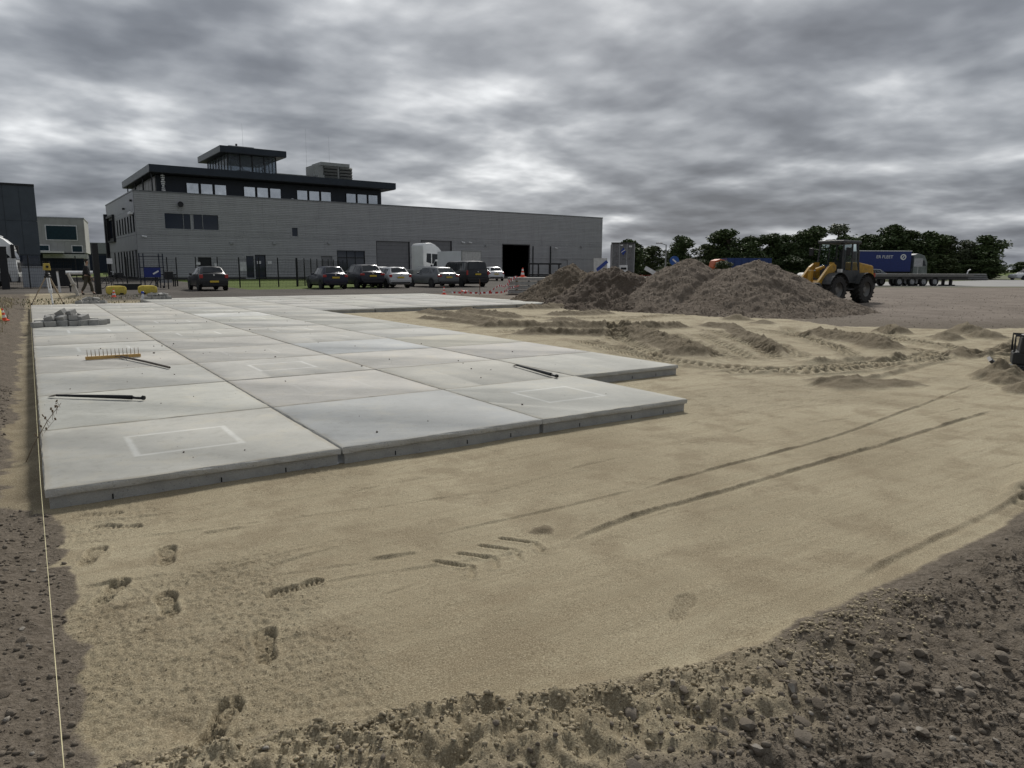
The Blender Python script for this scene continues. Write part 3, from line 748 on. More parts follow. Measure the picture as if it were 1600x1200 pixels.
# string line with a stake at each end
st = empty('string_line', (0, 0, 0), 0, 'pale yellow string line stretched along the slab edge', 'string')
MB().tube([(-.012, 26.2, .17), (-.014, 13, .152), (-.012, .2, .148), (.004, -3.1, .15), (.02, -6.6, .16)], .0017, 5).obj('string', M('string_yellow', (.62, .56, .34), .8), st)
for y in (26.2, -6.6):
    z = gh(-.012, y)
    MB().box((-.012 if y > 0 else .02, y, (z+.24)/2), (.03, .03, .30)).obj('stake', M('stake_wood', (.30, .22, .13), .8), st)

# dry weed hanging over the slab edge
wd = empty('dry_weed', (-.12, 1.55, gh(-.12, 1.55)), 0, 'dry brown weed stalk leaning over the slab edge', 'weed')
mw_ = M('dry_stalk', (.16, .115, .07), .9)
sk = MB(); sk.tube([(0, 0, -.02), (.07, .06, .12), (.19, .18, .30), (.30, .30, .42)], [.004, .0035, .003, .002], 5).obj('stem', mw_, wd)
tw = MB(); hd = MB(); rw = random.Random(4)
for k in range(11):
    t = .35+.6*k/11; p = Vector((.30*t+.02, .30*t, .42*t+.01)); q = p+Vector((rw.uniform(-.06, .08), rw.uniform(-.06, .06), rw.uniform(.03, .09)))
    tw.tube([p, q], .0016, 4); hd.box(q, (.012, .008, .022), rz=rw.random()*3, rx=rw.uniform(-.6, .6))
tw.obj('twig', mw_, wd); hd.obj('seed_head', mw_, wd)

# ================================================================ SURVEY TRIPOD AND SITE FURNITURE
tz = gh(.5, 26.6)
tp = empty('survey_tripod', (.62, 26.75, tz), R(10), 'surveying tripod with white and wooden legs beyond the slab corner', 'tripod')
wh = M('white_leg', (.72, .72, .7), .5, dirt=((.3, .27, .22), .4)); wdm = M('wood_leg', (.33, .27, .2), .7); dk = M('dark_plastic', (.02, .02, .022), .5)
for (fx, fy), m, wdt in (((-.03, -.62), wh, .055), ((-.56, .22), wdm, .034), ((.52, .35), wdm, .034)):
    a = Vector((fx*.12, fy*.12, 1.12)); bb = Vector((fx, fy, .1)); mid = a.lerp(bb, .55)
    lg = MB(); d = Vector((-fy, fx, 0)).normalized()*wdt
    lg.tube([a+d*.6, mid+d*.8], .022, 6).tube([a-d*.6, mid-d*.8], .022, 6).tube([mid.lerp(a, .25), bb], .028 if m is wh else .02, 6)
    l_ = lg.obj('leg', m, tp)
    MB().tube([bb.lerp(a, .06), bb, bb+Vector((fx*.06, fy*.06, -.12))], [.03, .026, .006], 6).obj('spike', dk, l_)
MB().lathe([(.10, 1.10), (.12, 1.14), (.12, 1.18), (.05, 1.22)], 14).obj('head_plate', dk, tp)
ti = empty('survey_instrument', (.62, 26.75, tz+1.215), R(10), 'yellow laser level mounted on the tripod', 'instrument')
MB().lathe([(.08, 0), (.10, .03), (.06, .08), (.06, .16)], 12).obj('tribrach', dk, ti)
MB().box((0, 0, .30), (.24, .20, .26), taper=.8).obj('housing', M('survey_yellow', (.42, .31, .05), .5), ti, bevel=.02)
MB().tube([(-.12, 0, .42), (-.12, 0, .50), (.12, 0, .50), (.12, 0, .42)], .014, 6).obj('carry_handle', dk, ti)
MB().lathe([(.045, -.14), (.05, -.05), (.05, 0)], 12, (0, 0, .3), 'y').obj('lens', M('lens_black', (.01, .01, .012), .1), ti)

YB = M('yellow_block', (.62, .49, .085), .8, var=.22, scale=5, bump=.01, bscale=18, dirt=((.34, .28, .10), .75))
def yblock(loc, rz, label):
    o = empty('yellow_block', loc, rz, label, 'barrier block')
    pr = []
    for k in range(28):
        a = 2*math.pi*k/28; c, s = math.cos(a), math.sin(a)
        pr.append((.44*math.copysign(abs(c)**.45, c), .215+.225*math.copysign(abs(s)**.55, s)))
    MB().prism(pr, -.26, .26, 'y').obj('block', YB, o, smooth=True, bevel=.035)
    for x in (-.2, .2): MB().box((x, -.262, .05), (.16, .02, .08)).obj('fork_slot', M('black_gap'), o)
yblock((3.65, 35.9, .12), R(4), 'yellow rounded barrier block beside the dark steel post')
yblock((5.1, 36.1, .12), R(-3), 'yellow rounded barrier block beside the low brick heap')
yblock((-1.0, 17.6, gh(-1.0, 17.6)-.02), R(75), 'worn yellow barrier block on the weedy bank left of slabs')

ORG = M('cone_orange', (.78, .075, .025), .5, var=.12); WHT = M('cone_white', (.75, .75, .74), .5)
def cone(loc, label, rot=(0, 0, 0), sc=1.0):
    o = empty('traffic_cone', loc, 0, label, 'traffic cone'); o.rotation_euler = rot; o.scale = (sc,)*3
    MB().box((0, 0, .018), (.30, .30, .036)).obj('base', ORG, o, bevel=.008)
    def cz(z): return .115-(.115-.022)*z/.5
    MB().lathe([(cz(z), z) for z in (.03, .5)], 18).obj('cone', ORG, o, smooth=True)
    for z0, z1 in ((.135, .245), (.335, .425)): MB().lathe([(cz(z)+.002, z) for z in (z0, z1)], 18).obj("white_band", WHT, o, smooth=True)
cone((3.25, 32.6, gh(3.25, 32.6)), 'orange and white cone standing before a yellow block', sc=.78)
cone((-.62, 18.6, gh(-.62, 18.6)), 'orange and white cone on the weedy bank by the slabs', (R(4), R(-5), .3), .68)
cone((18.7, 29.0, gh(18.7, 29)), 'orange and white cone upright in the dirt behind slabs', sc=.85)
o = cone((19.55, 28.6, gh(19.4, 28.6)+.13), 'orange cone knocked over beside the upright one', (R(84), 0, R(60)), .85)

def steel_post():
    o = empty('steel_post', (2.95, 37.2, .10), R(10), 'thick dark steel gate post by the yellow blocks', 'post')
    MB().box((0, 0, 1.28), (.26, .26, 2.56)).obj('column', M('dark_paint', (.016, .017, .019), .55, .2), o, bevel=.012)
    MB().box((0, 0, 2.575), (.28, .28, .03)).obj('cap', M('dark_paint'), o)
    MB().box((0, 0, .012), (.40, .40, .024)).obj('foot_plate', M('dark_paint'), o)
steel_post()
def lean_post():
    o = empty('leaning_bollard', (1.95, 35.4, .10), 0, 'pale leaning post with a collar halfway up', 'post')
    pm = M('pale_post', (.42, .40, .36), .8, dirt=((.22, .19, .15), .5))
    MB().tube([(0, 0, 0), (-.15, .02, .55)], .075, 10).obj('lower_shaft', pm, o, smooth=True)
    MB().tube([(-.15, .02, .53), (-.165, .02, .60)], .13, 12).obj('collar', pm, o)
    MB().tube([(-.165, .02, .6), (-.34, .04, 1.12)], [.085, .06], 10).obj('upper_shaft', pm, o, smooth=True)
lean_post()
o = empty('white_stake', (1.35, 40.5, .11), 0, 'slim white stake standing between dark box and leaning post', 'stake')
MB().box((0, 0, .56), (.10, .05, 1.12), ry=R(-2.5)).obj('stake_shaft', M('cone_white'), o); MB().box((-.02, 0, 1.13), (.11, .06, .05)).obj('stake_cap', M('pale_post'), o)
o = empty('white_barrier', (2.3, 41.5, .12), R(2), 'white horizontal barrier tube on short legs behind the person', 'barrier')
MB().tube([(-.55, 0, 1.05), (.75, 0, 1.05)], .10, 12).obj('tube', M('cone_white'), o, smooth=True)
for x in (-.4, .6): MB().box((x, 0, .5), (.07, .07, 1.0)).obj('leg', M('dark_paint'), o)

# ================================================================ PERSON
def skin(name, verts, edges, mat, parent, root=0):
    me = bpy.data.meshes.new(name); me.from_pydata([v[:3] for v in verts], edges, []); me.materials.append(mat)
    o = bpy.data.objects.new(name, me); COL.objects.link(o); o.parent = parent
    md = o.modifiers.new('skin', 'SKIN'); md.use_smooth_shade = True
    for i, v in enumerate(verts):
        sv = me.skin_vertices[0].data[i]; sv.radius = (v[3], v[4] if len(v) > 4 else v[3]); sv.use_root = (i == root)
    sb = o.modifiers.new('sub', 'SUBSURF'); sb.levels = 2; sb.render_levels = 2
    return o
def person(loc, rz):
    o = empty('person', loc, rz, 'person in black jacket and khaki trousers walking past the steel post', 'person')
    skinm = M('skin_tone', (.38, .24, .17), .55, var=.08); jk = M('black_jacket', (.014, .014, .016), .85); tr = M('khaki_trousers', (.062, .056, .04), .9); sh = M('boots', (.03, .024, .02), .8)
    # facing +x, mid-stride; one continuous body
    V = [(0, 0, .93, .13, .11), (0, 0, 1.12, .12, .10), (.02, 0, 1.34, .17, .11), (.03, 0, 1.46, .08, .07), (.045, 0, 1.53, .05), (.06, 0, 1.62, .075, .085), (.07, 0, 1.71, .075, .085),
         (.02, .19, 1.38, .06), (-.06, .22, 1.12, .045), (.06, .21, .90, .035), (.10, .205, .82, .032),
         (.02, -.19, 1.38, .06), (.06, -.22, 1.12, .045), (.2, -.2, .93, .035), (.25, -.195, .86, .032),
         (0, .09, .86, .085), (.16, .09, .50, .06), (.22, .09, .12, .042), (.32, .09, .05, .035),
         (0, -.09, .86, .085), (-.08, -.09, .50, .06), (-.26, -.09, .16, .042), (-.2, -.09, .05, .035)]
    Ed = [(0, 1), (1, 2), (2, 3), (3, 4), (4, 5), (5, 6), (2, 7), (7, 8), (8, 9), (9, 10), (2, 11), (11, 12), (12, 13), (13, 14), (0, 15), (15, 16), (16, 17), (17, 18), (0, 19), (19, 20), (20, 21), (21, 22)]
    skin('body', V, Ed, skinm, o)
    g = lambda i, k=1.22: tuple(V[i][:3])+(V[i][3]*k, (V[i][4] if len(V[i]) > 4 else V[i][3])*k)
    skin('jacket', [g(0, 1.45), g(1, 1.6), g(2, 1.4), (.03, 0, 1.46, .085, .075), g(7, 1.5), g(8, 1.7), g(9, 1.7), g(11, 1.5), g(12, 1.7), g(13, 1.7)],
         [(0, 1), (1, 2), (2, 3), (2, 4), (4, 5), (5, 6), (2, 7), (7, 8), (8, 9)], jk, o)
    skin('trousers', [g(0, 1.35), g(15), g(16, 1.35), (.215, .09, .14, .065), g(19), g(20, 1.35), (-.25, -.09, .18, .065)], [(0, 1), (1, 2), (2, 3), (0, 4), (4, 5), (5, 6)], tr, o)
    for a, b in (((.20, .09, .06), (.36, .09, .045)), ((-.27, -.09, .07), (-.13, -.09, .045))):
        skin('boot', [a+(.055,), tuple((p+q)/2 for p, q in zip(a, b))+(.052, .045), b+(.04,)], [(0, 1), (1, 2)], sh, o)
    skin('hair', [(.045, 0, 1.70, .08, .085), (.05, 0, 1.77, .06, .07), (.0, 0, 1.66, .06, .06)], [(0, 1), (0, 2)], M('dark_hair', (.03, .022, .016), .8), o)
    for hnd, (x, y, z) in enumerate(((.115, .203, .79), (.268, -.193, .832))):
        hv = [(x, y, z, .03, .018), (x+.03, y, z-.045, .032, .016)]; he = [(0, 1)]
        for k in range(4):
            hv += [(x+.05, y-.02+.013*k, z-.085, .009), (x+.045+.01*(k % 2), y-.02+.013*k, z-.125+.006*abs(k-1), .007)]; he += [(1, 2+2*k), (2+2*k, 3+2*k)]
        hv += [(x+.05, y, z-.02, .009), (x+.075, y, z-.055, .008)]; he += [(0, 10), (10, 11)]
        skin('hand', hv, he, skinm, o)
person((2.45, 36.6, .105), R(-10))

# ================================================================ MAIN BUILDING (grey hall with dark penthouse)
def rib_mat(name, a, b):
    m = bpy.data.materials.new(name); t = NT(m); co = t.coord()
    n = t.noise(co, .7, 5); n2 = t.noise(co, 6, 4)
    c = t.mix(t.map(n, .3, .7, 0, 1), a, b)
    mp = t.n('ShaderNodeMapping'); mp.inputs['Scale'].default_value = (6, 6, .35); t.put(co, mp.inputs[0])
    st = t.noise(mp.outputs[0], 1.0, 5, .6)
    c = t.mix(t.map(st, .5, .75, 0, .3), c, tuple(x*.6 for x in a))
    t.set(Base_Color=c, Roughness=t.map(n2, .3, .7, .42, .6), Metallic=0.0); MATS[name] = m; return m
CLAD = rib_mat('grey_cladding', (.33, .332, .336), (.375, .377, .382))
NAVY = M('navy_panel', (.018, .024, .036), .5, .2, var=.2); FASC = M('navy_fascia', (.020, .028, .040), .4, .3, var=.15, scale=1.0)
FASG = M('grey_fascia', (.16, .17, .18), .5, .2); DGAP = M('black_gap'); FRM = M('frame_grey', (.34, .345, .35), .5, .2); FRD = M('dark_paint')
WG = glass('dark_glass', (.016, .024, .04)); WB = M('window_blind', (.40, .41, .42), .7, var=.06); SHUT = M('door_panel', (.20, .20, .205), .6, .1, var=.08, scale=2)
CAP = M('wall_cap', (.17, .175, .18), .45, .4)
B = empty('office_hall', (9.6, 78.0, .10), R(1.5), 'long grey ribbed hall with dark penthouse and lookout tower', 'building')
BL, BH, BD = 64.4, 9.1, 23.0
OPEN = [(2.65, 5.25, 8.15, 7.0), (16.0, 4.8, 16.9, 6.0), (10.65, .05, 12.95, 2.75), (26.6, .05, 31.25, 4.65), (32.85, .05, 37.5, 4.9), (45.7, .05, 50.4, 4.6),
        (21.45, .9, 25.05, 3.4), (19.45, .05, 20.85, 2.7), (56.2, .05, 57.55, 2.65), (5.75, .05, 7.1, 2.4)]
SIDE = [(t, 4.9, t+.95, 6.7) for t in (.35, 2.3, 4.3, 6.4, 8.5, 10.7, 12.9)]+[(t, .25, t+.95, 3.05) for t in (2.6, 4.7, 6.9, 9.0, 11.4, 13.8, 17.2)]+[(15.9, 4.6, 21.2, 7.2), (.15, .05, 1.7, 3.1)]
def panels(s0, s1, z0, z1, ds, dz, opens):
    zc = sorted(set([z0+i*dz for i in range(int((z1-z0)/dz)+1)]+[z1])); out = []
    zc = [z for z in zc if z <= z1]
    for za, zb in zip(zc[:-1], zc[1:]):
        if zb-za < .05: continue
        cut = sorted(set([za, zb]+[z for o in opens for z in (o[1], o[3]) if za+.02 < z < zb-.02]))
        for a, b in zip(cut[:-1], cut[1:]):
            bl = sorted([(o[0], o[2]) for o in opens if o[1] < b-.01 and o[3] > a+.01])
            x = s0; runs = []
            for p, q in bl: runs.append((x, p)); x = q
            runs.append((x, s1))
            for p, q in runs:
                if q-p < .02: continue
                n = max(1, round((q-p)/ds)); w_ = (q-p)/n
                out += [(p+i*w_, a, p+(i+1)*w_, b) for i in range(n)]
    return out
def core(opens, s0, s1, z0, z1, d, place):
    mb = MB()
    for a, b, c, e in panels(s0, s1, z0, z1, 999, 999, opens): place(mb, a, b, c, e, d)
    return mb
# horizontally ribbed cladding panels, front
def rib_panel(a, b, c, e, g=.008):
    mb = MB(); n = max(1, round((e-b)/.2)); pz = (e-b-g)/n; prof = []
    for i in range(n):
        z = b+g/2+i*pz
        prof += [(0, z), (0, z+pz*.35), (-.012, z+pz*.5), (-.012, z+pz*.85)]
    prof += [(0, e-g/2)]
    vs = [(s, y-.06, z) for s in (a+g/2, c-g/2) for y, z in prof]; m = len(prof)
    return mb.add(vs, [(i, i+m, i+1+m, i+1) for i in range(m-1)]).add([(a+g/2, 0, b+g/2), (c-g/2, 0, b+g/2), (c-g/2, 0, e-g/2), (a+g/2, 0, e-g/2)]+[(a+g/2, -.06, b+g/2), (c-g/2, -.06, b+g/2), (c-g/2, -.06, e-g/2), (a+g/2, -.06, e-g/2)],
          [(0, 1, 5, 4), (2, 3, 7, 6), (0, 4, 7, 3), (1, 2, 6, 5)])
wallf = core(OPEN, .05, BL-.05, 0, BH, .2, lambda mb, a, b, c, e, d: mb.b2((a, .0, b), (c, d, e))).obj('front_wall', M('wall_core', (.06, .06, .062), .9), B)
for q in panels(0, BL, .25, BH-.12, 6.2, .985, OPEN):
    rib_panel(*q).obj('cladding_panel', CLAD, wallf)
walls = core(SIDE, .2, BD, 0, BH, .2, lambda mb, a, b, c, e, d: mb.b2((.05, a, b), (.25, c, e))).obj('side_wall', M('wall_core'), B)
for a, b, c, e in panels(0.0, BD, .25, BH-.12, 5.8, 2.2, SIDE):
    MB().b2((-.06, a+.008, b+.008), (.045, c-.008, e-.008)).obj('cladding_panel', CLAD, walls)
MB().b2((BL-.25, .2, 0), (BL, BD, BH)).b2((.25, BD-.2, 0), (BL-.25, BD, BH)).obj('rear_walls', M('wall_core'), B)
MB().b2((.26, .21, BH-.9), (BL-.26, BD-.21, BH-.6)).obj('flat_roof', M('roof_felt', (.09, .09, .092), .9), B)
MB().b2((-.1, -.1, BH-.12), (BL+.05, .28, BH)).b2((-.1, .28, BH-.12), (.28, BD, BH)).b2((BL-.3, .28, BH-.12), (BL+.05, BD, BH)).obj('wall_cap', CAP, B)
MB().b2((.0, -.045, -.1), (BL, .0, .24)).obj('plinth', M('plinth_dark', (.05, .05, .05), .9), B)
MB().b2((.3, .25, -.06), (BL-.3, BD-.25, .03)).obj('hall_floor', M('hall_floor', (.10, .10, .10), .6), B)
def window(par, name, lo, hi, nb, axis='f', bar=.06, gm=None, frame=FRM, blinds=()):
    """frame, panes and mullions in an opening; axis f: in the front wall, s: in the side wall"""
    (a, b), (c, e) = lo, hi
    P = (lambda s, y, z: (s, y, z)) if axis == 'f' else (lambda s, y, z: (y, s, z))
    def bx(s0, y0, z0, s1, y1, z1, mb): 
        p, q = P(s0, y0, z0), P(s1, y1, z1); return mb.b2(tuple(min(i, j) for i, j in zip(p, q)), tuple(max(i, j) for i, j in zip(p, q)))
    f_ = MB(); bx(a, -.08, b, c, .1, b+bar, f_); bx(a, -.08, e-bar, c, .1, e, f_); bx(a, -.08, b+bar, a+bar, .1, e-bar, f_); bx(c-bar, -.08, b+bar, c, .1, e-bar, f_)
    w_ = f_.obj(name, frame, par)
    xs = [a+bar+(c-a-2*bar)*t for t in nb]
    for i, (p, q) in enumerate(zip(xs[:-1], xs[1:])):
        bx(p+.02, .03, b+bar, q-.02, .05, e-bar, MB()).obj('pane', WB if i in blinds else (gm or WG), w_)
        if i: bx(p-.02, -.04, b+bar, p+.02, .07, e-bar, MB()).obj('mullion', frame, w_)
    return w_
window(B, 'window', (2.65, 5.25), (8.15, 7.0), (0, .34, .475, .525, .70, 1), blinds=(2,), bar=.09)
window(B, 'window', (16.0, 4.8), (16.9, 6.0), (0, 1), bar=.12)
window(B, 'window', (21.45, .9), (25.05, 3.4), (0, .35, .66, 1), frame=FRD)
MB().b2((21.5, -.03, 2.5), (25.0, .06, 2.6)).obj('transom', FRD, B)
for s0, s1, z1 in ((26.6, 31.25, 4.65), (32.85, 37.5, 4.9)):
    d = MB().b2((s0-.02, -.04, z1), (s1+.02, .12, z1+.14)).b2((s0-.0, .05, 0), (s0+.12, .14, z1)).b2((s1-.12, .05, 0), (s1, .14, z1)).obj('sectional_door', DGAP, B)
    for k in range(9):
        h_ = (z1-.03)/9
        MB().b2((s0+.12, .10, .02+k*h_), (s1-.12, .17, .02+(k+1)*h_-.02)).obj('door_panel', SHUT, d)
MB().b2((45.6, -.07, 4.6), (50.5, .02, 4.72)).b2((45.58, -.07, 0), (45.7, .02, 4.6)).b2((50.4, -.07, 0), (50.52, .02, 4.6)).obj('open_gateway', DGAP, B)
d = MB().b2((19.45, .04, .02), (20.85, .1, 2.68)).obj('door', SHUT, B); MB().b2((20.6, -.02, 1.0), (20.75, .04, 1.1)).obj('handle', FRD, d)
d = MB().b2((56.2, .04, .02), (57.55, .1, 2.63)).obj('door', M('frame_grey'), B); MB().b2((57.3, -.02, 1.0), (57.42, .04, 1.1)).obj('handle', FRD, d)
d = MB().b2((5.75, .04, .02), (7.1, .1, 2.38)).obj('door', FRD, B); MB().b2((6.95, -.02, 1.0), (7.05, .04, 1.1)).obj('handle', FRM, d)
# glazed entrance: pale frame on the left leaf, open dark leaf on the right
e_ = window(B, 'entrance', (10.65, .05), (11.75, 2.75), (0, 1), bar=.14); window(B, 'entrance', (11.75, .05), (12.95, 2.75), (0, 1), bar=.06, frame=FRD)
for s, z, n_ in ((11.95, 1.9, 'sign'), (13.15, 1.9, 'sign'), (5.5, 1.75, 'sign'), (7.35, 1.6, 'sign')):
    MB().b2((s, -.10, z-.16), (s+.45, -.075, z+.16)).obj('notice_plate', M('cone_white'), B)
for a, b, c, e in SIDE:
    if e < 4 and a < 1: MB().b2((.06, a+.05, b), (.12, c-.05, e-.05)).obj('door', FRD, B)
    else: window(B, 'window', (a, b), (c, e), (0, 1) if c-a < 2 else (0, .5, 1), 's', bar=.07 if c-a < 2 else .22, frame=FRD)
MB().b2((-.32, 15.6, 4.3), (-.07, 15.85, 7.5)).b2((-.32, 21.25, 4.3), (-.07, 21.5, 7.5)).b2((-.32, 15.85, 7.25), (-.07, 21.25, 7.5)).b2((-.32, 15.85, 4.3), (-.07, 21.25, 4.55)).obj('window_surround', FRD, B)
MB().b2((-.42, BD-.7, -.05), (.02, BD+.05, 7.9)).obj('corner_fin', FRD, B)
# lamps, cameras, horn, rain pipes
MB().lathe([(.10, .0), (.26, -.30), (.30, -.34)], 14, (4.3, -.12, 7.85), 'y').obj('siren_horn', FRD, B); MB().b2((4.2, -.12, 7.3), (4.4, -.06, 7.85)).obj('siren_bracket', FRM, B)
for s, z in ((9.3, 4.0), (14.0, 4.1), (20.5, 4.25), (42.9, 4.4), (60.2, 4.6)):
    MB().b2((s-.16, -.22, z-.12), (s+.16, -.06, z+.12)).obj('wall_lamp', M('frame_grey'), B)
for s, z in ((.55, 4.45), (39.0, 4.75), (40.1, 4.75), (55.0, 4.3)):
    c_m = MB().tube([(s, -.08, z+.05), (s+.1, -.3, z)], .03, 6).tube([(s-.1, -.30, z+.04), (s+.32, -.42, z-.05)], .085, 8).obj('camera', M('cone_white'), B)
MB().lathe([(.05, .25), (.22, .12), (.26, -.02), (.2, -.16), (.05, -.24)], 14, (-.32, .9, 6.75)).tube([(-.06, .9, 6.9), (-.4, .9, 6.95)], .05, 6).box((-.30, .4, 6.8), (.3, .35, .22)).obj('camera_dome', M('cone_white'), B)
MB().tube([(54.2, -.16, .1), (54.2, -.16, 4.55)], .09, 8).obj('rain_pipe', FRD, B); MB().tube([(51.0, -.12, .1), (51.0, -.12, 4.5)], .08, 8).obj('rain_pipe', FRD, B)
for q in ((.9, 8.1), (6.5, 7.6)):
    MB().b2((-.28, q[0], q[1]-.1), (-.06, q[0]+.35, q[1]+.1)).obj('wall_lamp', FRD, B)
# ---- penthouse
PB = MB().b2((2.6, 2.4, BH-.62), (28.6, 19.5, 11.0)).obj('penthouse', NAVY, B)
for g0 in ((5.45, 9.8), (11.5, 15.9), (17.6, 22.0), (23.75, 28.15)):
    wq = (g0[1]-g0[0])/3
    for i in range(3):
        wdw = MB().b2((g0[0]+i*wq+.08, 2.32, 9.0), (g0[0]+(i+1)*wq-.08, 2.395, 10.42)).obj('window', FRD, PB)
        MB().b2((g0[0]+i*wq+.14, 2.30, 9.05), (g0[0]+(i+1)*wq-.14, 2.335, 10.36)).obj('pane', M('reflecting_glass', (.62, .65, .68), .06, .9, var=.08, scale=.8), wdw)
for i in range(8):
    y = 2.7+i*2.05
    MB().b2((2.53, y, 9.0), (2.595, y+1.9, 10.9)).obj('window', M('bronze_panel', (.10, .088, .075), .4), PB)
RF = MB().b2((1.75, .6, 11.05), (29.7, 20.6, 11.10)).obj('roof', M('soffit_dark', (.03, .034, .04), .6), PB)
MB().b2((1.70, .5, 11.1), (29.75, .62, 11.85)).b2((29.63, .62, 11.1), (29.75, 20.5, 11.85)).b2((1.82, 20.5, 11.1), (29.75, 20.6, 11.85)).obj('fascia', FASC, RF)
MB().b2((1.70, .62, 11.1), (1.82, 20.6, 11.85)).obj('fascia', FASG, RF)
MB().b2((1.82, .62, 11.6), (29.63, 20.5, 11.7)).obj('roof_felt', M('roof_felt'), RF)
for y in (.9, 6.5, 12, 18): MB().tube([(2.0, y+.3, BH-.6), (2.0, y+.3, 11.06)], .07, 8).obj('column', FRD, PB)
MB().tube([(3.05, 1.2, 9.0), (3.05, 1.2, 11.0)], .05, 6).obj('column', M('frame_grey'), PB)
for k in range(9): MB().box((3.05, 1.15, 9.15+.21*k), (.26+.05*(k % 3), .2, .13), rz=k*.5).obj('antenna_dish', M('cone_white'), PB)
# ---- lookout tower
TW = MB().b2((10.9, 5.9, 11.7), (16.5, 15.4, 12.05)).obj('lookout_tower', FRD, B)
TG = glass('clear_glass', (.5, .55, .6), .85, .01)
for i in range(5):
    x = 10.9+1.4*i; MB().b2((x-.06, 5.84, 12.05), (x+.06, 5.96, 14.36)).obj('mullion', FRD, TW)
    MB().b2((x-.06, 15.3, 12.05), (x+.06, 15.42, 14.36)).obj('mullion', FRD, TW)
    if i < 4:
        MB().b2((x+.06, 5.89, 12.06), (x+1.34, 5.91, 14.35)).obj('pane', TG, TW); MB().b2((x+.06, 15.34, 12.06), (x+1.34, 15.36, 14.35)).obj('pane', TG, TW)
for i in range(1, 7):
    y = 5.9+9.5*i/7
    for x in (10.9, 16.5): MB().b2((x-.06, y-.06, 12.05), (x+.06, y+.06, 14.36)).obj('mullion', FRD, TW)
for i in range(7):
    y = 5.9+9.5*i/7
    for x in (10.9, 16.5): MB().b2((x-.01, y+.07, 12.06), (x+.01, y+9.5/7-.07, 14.35)).obj('pane', TG, TW)
MB().b2((12.6, 8, 12.06), (14.0, 10, 12.9)).obj('desk', M('frame_grey'), TW)
MB().tube([(11.2, 6.4, 14.2), (13.4, 6.4, 12.3)], .04, 6).obj('brace', FRM, TW); MB().tube([(16.2, 6.4, 14.0), (14.2, 6.4, 12.2)], .04, 6).obj('brace', FRM, TW)
TR_ = MB().b2((9.97, 5.0, 14.36), (17.5, 16.3, 14.42)).obj('roof', M('soffit_dark'), TW)
MB().b2((9.93, 4.96, 14.42), (17.54, 5.1, 15.1)).b2((17.4, 5.1, 14.42), (17.54, 16.34, 15.1)).b2((9.93, 16.2, 14.42), (17.4, 16.34, 15.1)).obj('fascia', FASC, TR_)
MB().b2((9.93, 5.1, 14.42), (10.07, 16.2, 15.1)).obj('fascia', FASG, TR_); MB().b2((10.07, 5.1, 14.8), (17.4, 16.2, 14.9)).obj('roof_felt', M('roof_felt'), TR_)
MB().b2((11.3, 6.5, 14.9), (14.2, 9.5, 15.42)).obj('roof_hatch', M('frame_grey'), TW); MB().lathe([(.12, 0), (.12, .3), (.02, .32)], 10, (12.3, 7, 15.42)).obj('vent', FRD, TW)
# ---- plant on the roof
pl = MB().b2((16.7, 7.0, 11.7), (21.0, 10.5, 12.75)).obj('duct_housing', M('galvanised', (.30, .31, .30), .5, .5), B)
ac = MB().b2((21.3, 6.0, 11.7), (26.3, 9.0, 14.0)).obj('air_handler', M('galvanised'), B)
MB().b2((22.1, 5.8, 14.0), (25.9, 9.0, 14.4)).obj('air_handler_hood', M('galvanised'), ac)
for x0, x1 in ((22.5, 24.3), (24.6, 26.25)):
    MB().b2((x0, 5.93, 12.0), (x1, 5.99, 13.9)).obj('louvre_recess', DGAP, ac)
    for k in range(5): MB().box(((x0+x1)/2, 5.84, 12.25+.38*k), (x1-x0, .03, .26), rx=R(35)).obj('louvre', M('galvanised'), ac)
for k in range(4): MB().b2((21.35+.0*k, 5.0+.0*k, 11.7), (22.2, 5.9, 12.7+.25*(k % 2))).obj('cooling_unit', M('galvanised'), ac) if k == 0 else None
for x, z0, z1 in ((13.2, 15.1, 18.2), (20.9, 12.7, 18.5), (23.9, 14.4, 17.8)): MB().tube([(x, 7.5, z0), (x, 7.5, z1)], [.012, .008], 5).obj('aerial', FRM, B)
MB().lathe([(.32, 0), (.35, .16), (.28, .36), (.1, .46)], 14, (16.7, 1.0, BH-.3)).obj('roof_dome', M('cone_white'), B, smooth=True)
MB().tube([(16.7, 6.2, 11.7), (16.7, 6.2, 12.6), (19.0, 6.2, 12.6), (19, 6.2, 11.7)], .025, 5).obj('railing', FRM, B)

